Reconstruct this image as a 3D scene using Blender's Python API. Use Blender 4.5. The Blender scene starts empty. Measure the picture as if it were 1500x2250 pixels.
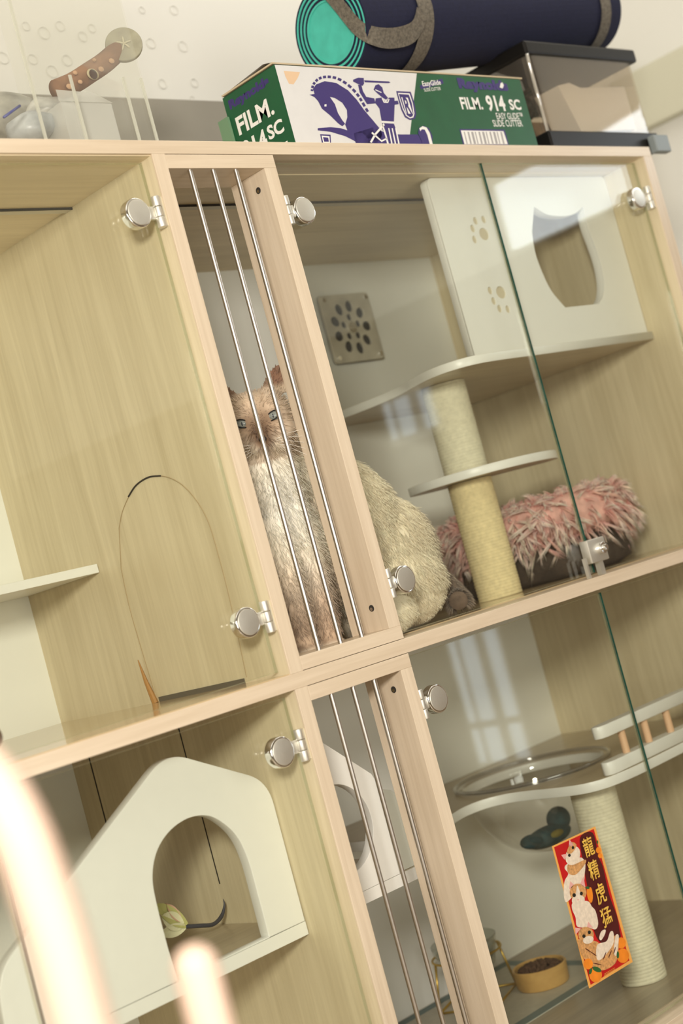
import bpy, bmesh, math, random
from mathutils import Vector, Matrix, noise
random.seed(7)
SC = bpy.context.scene
COL = SC.collection
pi = math.pi
# ------------------------------------------------------------------ camera
YAW, PITCH, ROLL = 0.77148, 0.0445, -0.26446
CAM = Vector((-1.17993, -1.36507, 0.08722)); FPX = 3390.13
FW = Vector((math.sin(YAW)*math.cos(PITCH), math.cos(YAW)*math.cos(PITCH), math.sin(PITCH)))
RT0 = Vector((math.cos(YAW), -math.sin(YAW), 0)); UP0 = RT0.cross(FW)
RT = RT0*math.cos(ROLL) + UP0*math.sin(ROLL); UP = -RT0*math.sin(ROLL) + UP0*math.cos(ROLL)
cam = bpy.data.objects.new('camera', bpy.data.cameras.new('camera')); COL.objects.link(cam)
m = Matrix((RT, UP, -FW)).transposed().to_4x4(); m.translation = CAM
cam.matrix_world = m
cam.data.sensor_fit = 'VERTICAL'; cam.data.sensor_height = 36; cam.data.lens = FPX/2250*36
cam.data.clip_start = 0.02
cam.data.dof.use_dof = True; cam.data.dof.focus_distance = 1.98; cam.data.dof.aperture_fstop = 4.0
SC.camera = cam
# ------------------------------------------------------------------ world, lights, exposure
W = bpy.data.worlds.new('world'); SC.world = W; W.use_nodes = True
W.node_tree.nodes['Background'].inputs[0].default_value = (1.0, 0.93, 0.78, 1)
W.node_tree.nodes['Background'].inputs[1].default_value = 0.35
vs = SC.view_settings; vs.view_transform = 'Standard'; vs.look = 'None'; vs.gamma = 1; vs.use_curve_mapping = False
vs.exposure = -0.12
def area(name, loc, target, sx, sy, power, col):
    l = bpy.data.lights.new(name, 'AREA'); l.shape = 'RECTANGLE'; l.size = sx; l.size_y = sy; l.energy = power; l.color = col
    o = bpy.data.objects.new(name, l); COL.objects.link(o); o.location = loc
    o.rotation_euler = (Vector(target)-Vector(loc)).to_track_quat('-Z', 'Y').to_euler(); return o
area('lamp_key', (-1.75, -1.80, 0.66), (0.3, 0.1, 0.0), 0.34, 0.34, 62, (1.0, 0.94, 0.85))
area('lamp_fill', (-0.45, -2.9, 0.12), (0.4, 0.1, 0.4), 1.3, 0.9, 27, (1.0, 0.965, 0.90))
area('lamp_ceiling', (-0.6, -1.6, 1.66), (-0.6, -1.6, 0), 1.6, 1.0, 4, (1.0, 0.96, 0.88))
area('lamp_back', (1.1, -0.25, 1.66), (1.1, 0.3, 0.6), 1.2, 0.5, 6, (1.0, 0.97, 0.90))

# ------------------------------------------------------------------ materials
def lin(c): return tuple(((x/255)/12.92 if x/255 <= .04045 else ((x/255+.055)/1.055)**2.4) for x in c)
def newmat(name):
    m = bpy.data.materials.new(name); m.use_nodes = True; nt = m.node_tree; nt.nodes.clear()
    out = nt.nodes.new('ShaderNodeOutputMaterial'); return m, nt, out
def pbr(name, col, rough=.5, metal=0, var=0.0, scale=60, bump=0.0, bscale=200, coat=0, spec=.5, trans=0):
    m, nt, out = newmat(name); b = nt.nodes.new('ShaderNodeBsdfPrincipled'); nt.links.new(b.outputs[0], out.inputs[0])
    b.inputs['Roughness'].default_value = rough; b.inputs['Metallic'].default_value = metal
    b.inputs['Coat Weight'].default_value = coat; b.inputs['Specular IOR Level'].default_value = spec
    b.inputs['Transmission Weight'].default_value = trans
    c = (*col, 1)
    tc = nt.nodes.new('ShaderNodeTexCoord')
    n = nt.nodes.new('ShaderNodeTexNoise'); n.inputs['Scale'].default_value = scale; n.inputs['Detail'].default_value = 4
    nt.links.new(tc.outputs['Object'], n.inputs['Vector'])
    r = nt.nodes.new('ShaderNodeValToRGB')
    r.color_ramp.elements[0].position = .3; r.color_ramp.elements[1].position = .7
    r.color_ramp.elements[0].color = (*[x*(1-var) for x in col], 1); r.color_ramp.elements[1].color = (*[min(1, x*(1+var)) for x in col], 1)
    nt.links.new(n.outputs['Fac'], r.inputs['Fac']); nt.links.new(r.outputs[0], b.inputs['Base Color'])
    if bump:
        n2 = nt.nodes.new('ShaderNodeTexNoise'); n2.inputs['Scale'].default_value = bscale
        nt.links.new(tc.outputs['Object'], n2.inputs['Vector'])
        bp = nt.nodes.new('ShaderNodeBump'); bp.inputs['Strength'].default_value = bump; bp.inputs['Distance'].default_value = .002
        nt.links.new(n2.outputs['Fac'], bp.inputs['Height']); nt.links.new(bp.outputs[0], b.inputs['Normal'])
    return m
def wood(name, c1, c2, axis, rough=.4, k=1.0, spec=.5):
    """laminate with fine straight grain running along `axis`"""
    m, nt, out = newmat(name); b = nt.nodes.new('ShaderNodeBsdfPrincipled'); nt.links.new(b.outputs[0], out.inputs[0])
    b.inputs['Roughness'].default_value = rough; b.inputs['Specular IOR Level'].default_value = spec
    tc = nt.nodes.new('ShaderNodeTexCoord'); mp = nt.nodes.new('ShaderNodeMapping')
    s = [90*k, 90*k, 90*k]; s['xyz'.index(axis)] = 3.0
    mp.inputs['Scale'].default_value = s; nt.links.new(tc.outputs['Object'], mp.inputs['Vector'])
    n = nt.nodes.new('ShaderNodeTexNoise'); n.inputs['Scale'].default_value = 1.6; n.inputs['Detail'].default_value = 6; n.inputs['Roughness'].default_value = .65
    n.inputs['Distortion'].default_value = .3
    nt.links.new(mp.outputs[0], n.inputs['Vector'])
    mp2 = nt.nodes.new('ShaderNodeMapping'); s2 = [14, 14, 14]; s2['xyz'.index(axis)] = 1.2
    mp2.inputs['Scale'].default_value = s2; nt.links.new(tc.outputs['Object'], mp2.inputs['Vector'])
    n2 = nt.nodes.new('ShaderNodeTexNoise'); n2.inputs['Scale'].default_value = 1.5; n2.inputs['Detail'].default_value = 3
    nt.links.new(mp2.outputs[0], n2.inputs['Vector'])
    mx = nt.nodes.new('ShaderNodeMath'); mx.operation = 'MULTIPLY_ADD'; mx.inputs[1].default_value = .6
    nt.links.new(n.outputs['Fac'], mx.inputs[0])
    m3 = nt.nodes.new('ShaderNodeMath'); m3.operation = 'MULTIPLY'; m3.inputs[1].default_value = .4
    nt.links.new(n2.outputs['Fac'], m3.inputs[0]); nt.links.new(m3.outputs[0], mx.inputs[2])
    r = nt.nodes.new('ShaderNodeValToRGB'); r.color_ramp.elements[0].position = .34; r.color_ramp.elements[1].position = .64
    r.color_ramp.elements[0].color = (*c2, 1); r.color_ramp.elements[1].color = (*c1, 1)
    nt.links.new(mx.outputs[0], r.inputs['Fac']); nt.links.new(r.outputs[0], b.inputs['Base Color'])
    bp = nt.nodes.new('ShaderNodeBump'); bp.inputs['Strength'].default_value = .12; bp.inputs['Distance'].default_value = .0005
    nt.links.new(n.outputs['Fac'], bp.inputs['Height']); nt.links.new(bp.outputs[0], b.inputs['Normal'])
    return m
def glass(name, tint=(1, 1, 1), base=.04, gain=.96, rough=.0, haze=0, hcol=(1, 1, 1)):
    """thin clear sheet: straight-through transparency plus Schlick reflection, optional milky diffuse part"""
    m, nt, out = newmat(name)
    lw = nt.nodes.new('ShaderNodeLayerWeight'); lw.inputs['Blend'].default_value = .5
    p = nt.nodes.new('ShaderNodeMath'); p.operation = 'POWER'; p.inputs[1].default_value = 5; nt.links.new(lw.outputs['Facing'], p.inputs[0])
    a = nt.nodes.new('ShaderNodeMath'); a.operation = 'MULTIPLY_ADD'; a.inputs[1].default_value = gain; a.inputs[2].default_value = base
    nt.links.new(p.outputs[0], a.inputs[0])
    t = nt.nodes.new('ShaderNodeBsdfTransparent'); t.inputs[0].default_value = (*tint, 1)
    g = nt.nodes.new('ShaderNodeBsdfGlossy'); g.inputs['Roughness'].default_value = rough
    g.inputs[0].default_value = (1, 1, 1, 1)
    src = t.outputs[0]
    if haze:
        d = nt.nodes.new('ShaderNodeBsdfDiffuse'); d.inputs[0].default_value = (*hcol, 1)
        mh = nt.nodes.new('ShaderNodeMixShader'); mh.inputs[0].default_value = haze
        nt.links.new(t.outputs[0], mh.inputs[1]); nt.links.new(d.outputs[0], mh.inputs[2]); src = mh.outputs[0]
    mx = nt.nodes.new('ShaderNodeMixShader'); nt.links.new(a.outputs[0], mx.inputs[0])
    nt.links.new(src, mx.inputs[1]); nt.links.new(g.outputs[0], mx.inputs[2]); nt.links.new(mx.outputs[0], out.inputs[0])
    return m
def emis(name, col, s):
    m, nt, out = newmat(name); e = nt.nodes.new('ShaderNodeEmission'); e.inputs[0].default_value = (*col, 1); e.inputs[1].default_value = s
    nt.links.new(e.outputs[0], out.inputs[0]); return m
def attrmat(name, rough=.8, sheen=0):
    m, nt, out = newmat(name); b = nt.nodes.new('ShaderNodeBsdfPrincipled'); nt.links.new(b.outputs[0], out.inputs[0])
    b.inputs['Roughness'].default_value = rough; b.inputs['Specular IOR Level'].default_value = .2
    b.inputs['Sheen Weight'].default_value = sheen
    a = nt.nodes.new('ShaderNodeAttribute'); a.attribute_name = 'Col'; nt.links.new(a.outputs['Color'], b.inputs['Base Color']); return m

WC1, WC2 = (.76, .64, .49), (.62, .50, .36)
M = {}
for ax in 'xyz':
    M['wood_'+ax] = wood('pale_maple_laminate_'+ax, WC1, WC2, ax)
M['panel_z'] = wood('oak_panel_laminate', (.74, .64, .44), (.58, .485, .31), 'z', .42, .7)
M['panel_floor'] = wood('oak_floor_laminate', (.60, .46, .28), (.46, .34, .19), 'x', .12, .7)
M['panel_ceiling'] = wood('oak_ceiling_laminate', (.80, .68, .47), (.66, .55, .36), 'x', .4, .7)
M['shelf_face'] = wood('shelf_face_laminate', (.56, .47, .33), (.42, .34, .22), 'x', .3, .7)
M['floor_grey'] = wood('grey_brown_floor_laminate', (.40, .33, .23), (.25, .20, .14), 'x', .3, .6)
M['white'] = pbr('white_laminate', (.80, .79, .735), .35, var=.01)
M['backwall'] = pbr('white_back_board', (.86, .85, .78), .4, var=.015, scale=8)
M['glass'] = glass('door_glass', (.975, .988, .965), .032)
M['glass_edge'] = pbr('green_glass_edge', (.012, .075, .055), .15, var=.3, scale=30, spec=.5)
M['edge_pale'] = glass('pale_green_glass_edge', (.93, .94, .88), .04, .2, .05, .12, (.62, .60, .44))
M['acrylic'] = glass('clear_acrylic', (.985, .985, .97), .04, .9, .03, .02)
M['acrylic_bowl'] = glass('clear_acrylic_bowl', (.93, .92, .90), .06, .9, .02, .02)
M['milky'] = glass('milky_plastic', (.96, .96, .95), .05, .6, .15, .38, (.80, .80, .76))
M['binplastic'] = glass('smoky_clear_plastic', (.90, .86, .80), .07, .8, .04, .05, (.6, .55, .48))
M['chrome'] = pbr('polished_chrome', (.86, .85, .82), .12, 1)
M['satin'] = pbr('satin_chrome', (.78, .76, .69), .52, 1, bump=.1)
M['steel'] = pbr('steel_rod', (.66, .62, .57), .33, 1)
M['sisal_y'] = pbr('yellow_sisal_rope', (.84, .70, .40), .85, var=.10, scale=140, bump=.6, bscale=900)
M['sisal_w'] = pbr('pale_sisal_rope', (.80, .75, .56), .85, var=.08, scale=140, bump=.6, bscale=900)
M['cable'] = pbr('dark_gap', (.03, .025, .02), .8)
M['wallpaint'] = None
M['black'] = pbr('black_plastic', (.008, .007, .006), .45, bump=.05, spec=.3)
M['dowel'] = wood('peach_dowel_wood', (.80, .52, .32), (.70, .43, .25), 'z', .5)
M['grey'] = pbr('grey_board', (.30, .28, .235), .7, var=.10, scale=5)

# ------------------------------------------------------------------ helpers
def tag(o, label=None, cat=None, group=None, kind=None):
    if label: o['label'] = label
    if cat: o['category'] = cat
    if group: o['group'] = group
    if kind: o['kind'] = kind
    return o
def empty(name, loc=(0, 0, 0), label=None, cat=None, group=None):
    o = bpy.data.objects.new(name, None); COL.objects.link(o); o.location = loc; o.empty_display_size = .05
    return tag(o, label, cat, group)
def wpos(o):
    p = Vector((0, 0, 0))
    while o: p += o.location; o = o.parent
    return p
def link(name, me, mats, parent=None, smooth=False):
    """me is authored in world coordinates; shifted to the parent's frame (parents are never rotated at build time)"""
    if not isinstance(mats, (list, tuple)): mats = [mats]
    for x in mats: me.materials.append(x)
    o = bpy.data.objects.new(name, me); COL.objects.link(o)
    if parent is not None:
        o.parent = parent; me.transform(Matrix.Translation(-wpos(parent)))
    if smooth: me.polygons.foreach_set('use_smooth', [True]*len(me.polygons))
    return o
class B:
    def __init__(s): s.bm = bmesh.new(); s.mi = 0
    def _m(s, f0):
        for f in list(s.bm.faces)[f0:]: f.material_index = s.mi
    def box(s, x0, x1, y0, y1, z0, z1, bev=0, seg=2):
        n = len(s.bm.faces)
        g = bmesh.ops.create_cube(s.bm, size=1)
        for v in g['verts']: v.co = Vector(((x0+x1)/2+v.co.x*(x1-x0), (y0+y1)/2+v.co.y*(y1-y0), (z0+z1)/2+v.co.z*(z1-z0)))
        if bev:
            es = list({e for v in g['verts'] for e in v.link_edges})
            bmesh.ops.bevel(s.bm, geom=es, offset=bev, segments=seg, affect='EDGES', profile=.5)
            s.bm.faces.ensure_lookup_table()
        s.bm.faces.ensure_lookup_table(); s._m(n) if not bev else [setattr(f, 'material_index', s.mi) for f in s.bm.faces if f.index == -1 or f.index >= n]
        s.bm.faces.index_update(); return s
    def cyl(s, a, b, r0, r1=None, seg=24, cap=True, bev=0):
        a = Vector(a); b = Vector(b); r1 = r0 if r1 is None else r1; n = len(s.bm.faces)
        d = b-a; L = d.length; q = d.to_track_quat('Z', 'Y').to_matrix().to_4x4(); q.translation = (a+b)/2
        g = bmesh.ops.create_cone(s.bm, cap_ends=cap, cap_tris=False, segments=seg, radius1=r0, radius2=r1, depth=L, matrix=q)
        if bev:
            es = [e for e in {e for v in g['verts'] for e in v.link_edges} if any(len(f.verts) > 4 for f in e.link_faces)]
            bmesh.ops.bevel(s.bm, geom=es, offset=bev, segments=3, affect='EDGES', profile=.5)
        s.bm.faces.ensure_lookup_table(); s._m(n); return s
    def ball(s, c, r, seg=24, rot=None):
        n = len(s.bm.faces); r = (r, r, r) if isinstance(r, (int, float)) else r
        mt = Matrix.Translation(c) @ (rot.to_4x4() if rot else Matrix.Identity(4)) @ Matrix.Diagonal((*r, 1))
        bmesh.ops.create_uvsphere(s.bm, u_segments=seg, v_segments=max(8, seg//2), radius=1, matrix=mt)
        s.bm.faces.ensure_lookup_table(); s._m(n); return s
    def tube(s, pts, rad, seg=10, closed=False):
        pts = [Vector(p) for p in pts]; n = len(pts); rings = []; nf = len(s.bm.faces)
        rr = rad if isinstance(rad, (list, tuple)) else [rad]*n
        up = None
        for i, p in enumerate(pts):
            t = (pts[(i+1) % n]-pts[i-1]) if closed else (pts[min(i+1, n-1)]-pts[max(i-1, 0)])
            t.normalize()
            if up is None: up = t.orthogonal().normalized()
            up = (up - t*up.dot(t)); up = up.normalized() if up.length > 1e-6 else t.orthogonal().normalized()
            bn = t.cross(up)
            rings.append([s.bm.verts.new(p + (up*math.cos(2*pi*k/seg)+bn*math.sin(2*pi*k/seg))*rr[i]) for k in range(seg)])
        for i in range(n if closed else n-1):
            A, C = rings[i], rings[(i+1) % n]
            for k in range(seg): s.bm.faces.new((A[k], A[(k+1) % seg], C[(k+1) % seg], C[k]))
        if not closed:
            s.bm.faces.new(rings[0][::-1]); s.bm.faces.new(rings[-1])
        s.bm.faces.ensure_lookup_table(); s._m(nf); return s
    def lathe(s, c, prof, seg=48, axis='z'):
        c = Vector(c); rings = []; nf = len(s.bm.faces)
        for (r, h) in prof:
            ring = []
            for k in range(seg):
                a = 2*pi*k/seg
                v = {'z': Vector((r*math.cos(a), r*math.sin(a), h)), 'x': Vector((h, r*math.cos(a), r*math.sin(a))), 'y': Vector((r*math.cos(a), h, r*math.sin(a)))}[axis]
                ring.append(s.bm.verts.new(c+v))
            rings.append(ring)
        for i in range(len(rings)-1):
            for k in range(seg):
                s.bm.faces.new((rings[i][k], rings[i][(k+1) % seg], rings[i+1][(k+1) % seg], rings[i+1][k]))
        s.bm.faces.ensure_lookup_table(); s._m(nf); return s
    def poly(s, pts):
        nf = len(s.bm.faces); f = s.bm.faces.new([s.bm.verts.new(p) for p in pts]); f.material_index = s.mi
        return s
    def done(s, name, mats, parent=None, smooth=False, sharp=None):
        bmesh.ops.recalc_face_normals(s.bm, faces=s.bm.faces)
        me = bpy.data.meshes.new(name); s.bm.to_mesh(me); s.bm.free()
        o = link(name, me, mats, parent, smooth)
        if smooth and sharp:
            md = None
            me.set_sharp_from_angle(angle=math.radians(sharp))
        return o
def box(name, x0, x1, y0, y1, z0, z1, mat, parent=None, bev=.0):
    b = B(); b.box(x0, x1, y0, y1, z0, z1, bev); return b.done(name, mat, parent)
def plate_mesh(outer, holes, thick, bevel=0.0):
    """flat outline (u,v) with real holes, extruded: returns mesh in u,v,w with w in [0,thick]"""
    cu = bpy.data.curves.new('tmp', 'CURVE'); cu.dimensions = '2D'; cu.fill_mode = 'BOTH'
    for loop in [outer]+list(holes):
        sp = cu.splines.new('POLY'); sp.points.add(len(loop)-1)
        for i, (a, b) in enumerate(loop): sp.points[i].co = (a, b, 0, 1)
        sp.use_cyclic_u = True
    cu.extrude = thick/2-bevel; cu.bevel_depth = bevel; cu.bevel_resolution = 1; cu.offset = -bevel
    ob = bpy.data.objects.new('tmp', cu); COL.objects.link(ob)
    dg = bpy.context.evaluated_depsgraph_get(); me = bpy.data.meshes.new_from_object(ob.evaluated_get(dg))
    bpy.data.objects.remove(ob); bpy.data.curves.remove(cu)
    me.transform(Matrix.Translation((0, 0, thick/2))); me.materials.clear()
    return me
def plate(name, outer, holes, thick, plane, pos, mat, parent=None, bevel=.001):
    """plane 'y': outline in X,Z at y=pos going back; 'z': outline in X,Y at z=pos going up; 'x': outline in Y,Z at x=pos"""
    me = plate_mesh(outer, holes, thick, bevel)
    T = {'y': Matrix(((1, 0, 0, 0), (0, 0, 1, pos), (0, 1, 0, 0), (0, 0, 0, 1))),
         'z': Matrix(((1, 0, 0, 0), (0, 1, 0, 0), (0, 0, 1, pos), (0, 0, 0, 1))),
         'x': Matrix(((0, 0, 1, pos), (1, 0, 0, 0), (0, 1, 0, 0), (0, 0, 0, 1)))}[plane]
    me.transform(T)
    bm = bmesh.new(); bm.from_mesh(me); bmesh.ops.remove_doubles(bm, verts=bm.verts, dist=1e-5)
    bmesh.ops.recalc_face_normals(bm, faces=bm.faces); bm.to_mesh(me); bm.free()
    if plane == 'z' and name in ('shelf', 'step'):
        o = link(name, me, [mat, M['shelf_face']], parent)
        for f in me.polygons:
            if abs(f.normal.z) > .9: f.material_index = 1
        return o
    return link(name, me, mat, parent)
def crom(pts, n=8, closed=True):
    out = []; N = len(pts)
    for i in range(N if closed else N-1):
        p0 = pts[(i-1) % N] if closed or i > 0 else pts[0]; p1 = pts[i]; p2 = pts[(i+1) % N]; p3 = pts[(i+2) % N] if closed or i < N-2 else pts[-1]
        for k in range(n):
            t = k/n
            out.append(tuple(.5*((2*b)+(-a+c)*t+(2*a-5*b+4*c-d)*t*t+(-a+3*b-3*c+d)*t**3) for a, b, c, d in zip(p0, p1, p2, p3)))
    if not closed: out.append(tuple(pts[-1]))
    return out
def roundpoly(pts, rads, n=8):
    out = []; N = len(pts)
    for i, (p, r) in enumerate(zip(pts, rads)):
        p = Vector(p).to_2d() if len(p) > 2 else Vector(p)
        if r <= 0: out.append(tuple(p)); continue
        a = Vector(pts[i-1]); c = Vector(pts[(i+1) % N]); da = (a-p).normalized(); dc = (c-p).normalized()
        s = p+da*r; e = p+dc*r
        for k in range(n+1):
            t = k/n; out.append(tuple((s*(1-t)**2+p*2*t*(1-t)+e*t*t)))
    return out
def U(px, py, ax, v):
    """where the sight line of a photo point meets a real plane (used to measure outlines printed on or cut in that plane)"""
    d = FW + RT*((px-750)/FPX) - UP*((py-1125)/FPX); i = 'xyz'.index(ax); t = (v-CAM[i])/d[i]; return CAM+d*t
FONT_OK = True
def text_mesh(txt, size=1, bold=0.0):
    cu = bpy.data.curves.new('t', 'FONT'); cu.body = txt; cu.size = size; cu.offset = bold; cu.align_x = 'CENTER'; cu.align_y = 'CENTER'
    cu.resolution_u = 3
    ob = bpy.data.objects.new('t', cu); COL.objects.link(ob)
    dg = bpy.context.evaluated_depsgraph_get(); me = bpy.data.meshes.new_from_object(ob.evaluated_get(dg))
    bpy.data.objects.remove(ob); bpy.data.curves.remove(cu); me.materials.clear(); return me
def text_on(b, txt, o, ux, uy, w, h, bold=0.0):
    """lettering as flat geometry inside bmesh builder b: centred at o, width w along ux, height h along uy"""
    me = text_mesh(txt, 1, bold); xs = [v.co.x for v in me.vertices]; ys = [v.co.y for v in me.vertices]
    if not xs: return
    cx, cy = (min(xs)+max(xs))/2, (min(ys)+max(ys))/2; sx = w/(max(xs)-min(xs)); sy = h/(max(ys)-min(ys))
    vs_ = [b.bm.verts.new(Vector(o)+Vector(ux)*((v.co.x-cx)*sx)+Vector(uy)*((v.co.y-cy)*sy)) for v in me.vertices]
    for p in me.polygons:
        try: f = b.bm.faces.new([vs_[i] for i in p.vertices]); f.material_index = b.mi
        except ValueError: pass
    bpy.data.meshes.remove(me)
def fanpoly(b, pts):
    """fill a possibly concave planar loop"""
    vs_ = [b.bm.verts.new(p) for p in pts]; es = [b.bm.edges.new((vs_[i], vs_[(i+1) % len(vs_)])) for i in range(len(vs_))]
    r = bmesh.ops.triangle_fill(b.bm, use_beauty=True, edges=es)
    for g in r['geom']:
        if isinstance(g, bmesh.types.BMFace): g.material_index = b.mi
def setcol(me, fn):
    a = me.color_attributes.new('Col', 'FLOAT_COLOR', 'POINT'); buf = []
    for v in me.vertices: buf += [*fn(v.co, v.normal), 1]
    a.data.foreach_set('color', buf)

# ------------------------------------------------------------------ room (setting)
def wallmat():
    m, nt, out = newmat('cream_wall_paint'); b = nt.nodes.new('ShaderNodeBsdfPrincipled'); nt.links.new(b.outputs[0], out.inputs[0])
    b.inputs['Base Color'].default_value = (.76, .745, .69, 1); b.inputs['Roughness'].default_value = .7
    return m
M['wallpaint'] = wallmat()
def struct(name, o): o.name = name; return tag(o, kind='structure')
ZF, ZC = -.95, 1.75
struct('floor', box('floor', -3.3, 1.95, -3.3, .62, ZF-.05, ZF, wood('room_floor_wood', (.42, .34, .25), (.33, .26, .18), 'x', .35, .3)))
struct('ceiling', box('ceiling', -3.3, 1.95, -3.3, .62, ZC, ZC+.05, M['wallpaint']))
struct('wall_back', box('wall_back', -3.3, 1.95, .52, .62, ZF, ZC, M['wallpaint']))
struct('wall_front', box('wall_front', -3.3, 1.95, -3.4, -3.3, ZF, ZC, pbr('taupe_wall', (.30, .27, .21), .8)))
struct('wall_left', box('wall_left', -3.4, -3.3, -3.4, .62, ZF, ZC, M['wallpaint']))
struct('wall_right', box('wall_right', 1.85, 1.95, -3.3, .52, ZF, ZC, M['wallpaint']))
struct('trim_1', box('trim_1', 1.815, 1.85, -.2, .52, .885, 1.015, pbr('olive_grey_trim', (.62, .60, .47), .6), bev=.004))
struct('added_dark_panel', box('added_dark_panel', 1.836, 1.85, -3.29, -.21, ZF, .745, wood('added_brown_panelling', (.20, .13, .07), (.12, .075, .04), 'z', .5, .3)))  # unseen dark panelling, added to dim the room mirrored in the glass doors
# glazed opening and strip light on the right wall (both seen mirrored in the glass doors)
w1 = empty('window_1', (1.84, -1.36, .0)); tag(w1, kind='structure')
b = B(); sky = emis('daylight_pane', (.82, .92, 1.0), 3.2)
for (y0, y1) in ((-1.295, -1.255), (-1.385, -1.335), (-1.425, -1.405)):
    for (z0, z1) in ((-.47, -.38), (-.36, -.13), (.42, .52)):
        b.box(1.828, 1.833, y0, y1, z0, z1)
b.done('pane', sky, w1)
b = B(); b.box(1.832, 1.85, -1.44, -1.24, -.50, -.10).box(1.832, 1.85, -1.44, -1.24, .40, .54)
b.done('window_frame', M['white'], w1)
sl = empty('strip_light', (1.85, -.45, .81), 'long white lit wall lamp on the right wall, mirrored in the upper right glass door', 'lamp')
b = B(); b.box(1.835, 1.85, -.88, -.06, .752, .935, .003); b.done('housing', M['white'], sl)
b = B(); b.box(1.822, 1.836, -.87, -.07, .760, .925, .005); b.done('diffuser', emis('strip_light_glow', (.88, .95, 1.0), 5.5), sl)

# ------------------------------------------------------------------ the cabinet
ZT, ZTB, ZM, ZMB, ZL = .6522, .6354, 0.0, -.0182, -.61
XL, X1, X2, X3, X4, X5, X6 = -.84, 0.0, .0199, .175, .1957, 1.0315, 1.0551
D = .5
cab = empty('cat_cabinet', (.1, .25, ZL-.018), 'tall pale wooden cat cabinet with glass doors and barred centre bays', 'cabinet')
P = cab
box('top_board', XL, X6, 0, D+.012, ZTB, ZT, M['wood_x'], P, .0006)
box('middle_board', XL+.018, X5, 0, D, ZMB, ZM, [M['wood_x']], P, .0006)
box('bottom_board', XL+.018, X5, 0, D, ZL-.018, ZL, M['wood_x'], P, .0006)
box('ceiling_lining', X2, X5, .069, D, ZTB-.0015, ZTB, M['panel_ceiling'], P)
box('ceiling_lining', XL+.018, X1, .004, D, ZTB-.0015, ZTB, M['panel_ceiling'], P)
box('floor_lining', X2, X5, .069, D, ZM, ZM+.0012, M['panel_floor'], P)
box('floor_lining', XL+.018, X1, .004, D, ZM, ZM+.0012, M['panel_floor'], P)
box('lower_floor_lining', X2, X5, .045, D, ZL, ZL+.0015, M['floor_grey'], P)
box('left_side_panel', XL, XL+.018, 0, D, ZL-.018, ZTB, M['panel_z'], P)
for (a, c) in ((ZM, ZTB), (ZL, ZMB)):
    # front 4 mm edge banding carries the paler grain
    b = B(); b.box(X1, X2, .003, D, a, c); b.done('divider_panel', M['panel_z'], P)
    b = B(); b.box(X1, X2, 0, .003, a, c, .0005); b.done('edge_band', M['wood_z'], P)
    b = B(); b.box(X5, X6, .003, D, a if a == ZL else ZMB, c); b.done('right_side_panel', M['panel_z'], P)
    b = B(); b.box(X5, X6, 0, .003, a if a == ZL else ZMB, c); b.done('edge_band', M['wood_z'], P)
box('back_panel', XL, X6, D, D+.012, ZL-.018, ZTB, M['backwall'], P)
box('plinth', XL+.02, X6-.02, .04, D, ZF, ZL-.018, M['panel_z'], P)
# ceiling light channel
M['alu'] = pbr('aluminium_channel', (.62, .58, .48), .5, .3)
for (xa, xb) in ((XL+.02, X1), (X2, X5)):
    box('light_channel', xa, xb, .176, .190, ZTB-.004, ZTB-.0014, M['alu'], P)
    box('channel_gap', xa, xb, .1745, .176, ZTB-.0045, ZTB-.0014, M['cable'], P)
# the two barred frames in the centre bay
FD = .068
def bar_frame(z0, z1):
    fr = B()
    fr.box(X2, X4, 0, FD, z1-.018, z1-.0006, .0005)       # head rail
    fr.done('head_rail', M['wood_x'], P); fr = B()
    fr.box(X2, X4, 0, FD, z0+.0006, z0+.0172, .0005)      # sill rail
    fr.done('sill_rail', M['wood_x'], P)
    st = B(); st.box(X3, X4, 0, .0455, z0+.0172, z1-.018, .0005); s_ = st.done('frame_stile', M['wood_z'], P)
    st = B(); st.box(X3-.0006, X4, .0462, FD, z0+.0172, z1-.018, .0006)
    st.done('frame_stile', M['wood_z'], P)
    for zz in (z0+.017+.030, z1-.018-.022):
        h = B(); h.cyl((X3+.001, .021, zz), (X3-.0006, .021, zz), .0042, seg=20); h.done('screw_hole', M['cable'], s_)
        h = B(); h.cyl((X3+.001, .0212, zz-.001), (X3-.0010, .0212, zz-.001), .0022, seg=16); h.done('screw', M['chrome'], s_)
    for x in (.0575, .0945, .1315):
        r = B(); r.cyl((x, .0062, z0+.010), (x, .0062, z1-.010), .0029, seg=20); r.done('bar', M['steel'], P, True, 40)
bar_frame(ZM, ZTB); bar_frame(ZL, ZMB)

# hatch cut in the left face of the divider
arch = [(.252, .23), (.232, .252), (.193, .274), (.148, .2755), (.105, .254), (.077, .21), (.072, .153), (.074, .085), (.080, .008)]
ar = crom(arch, 8, False)
ar = [(.268, .006), (.274, .12), (.270, .18)] + ar
ar = crom(ar[:3], 6, False)[:-1] + ar[2:]
b = B(); b.tube([(-.0003, y, z) for (y, z) in ar], .0006, 6); b.done('hatch_groove', pbr('hatch_shadow_line', (.40, .30, .17), .8), P)
b = B(); b.tube([(-.0006, y, z) for (y, z) in crom([(.215, .264), (.193, .274), (.165, .2775), (.14, .2735)], 6, False)], .0011, 6); b.done('hatch_shadow_gap', M['cable'], P)
b = B(); b.box(-.0012, .0002, .085, .262, .001, .0075); b.done('hatch_gap', pbr('dark_slot', (.13, .11, .08), .6), P)
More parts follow.
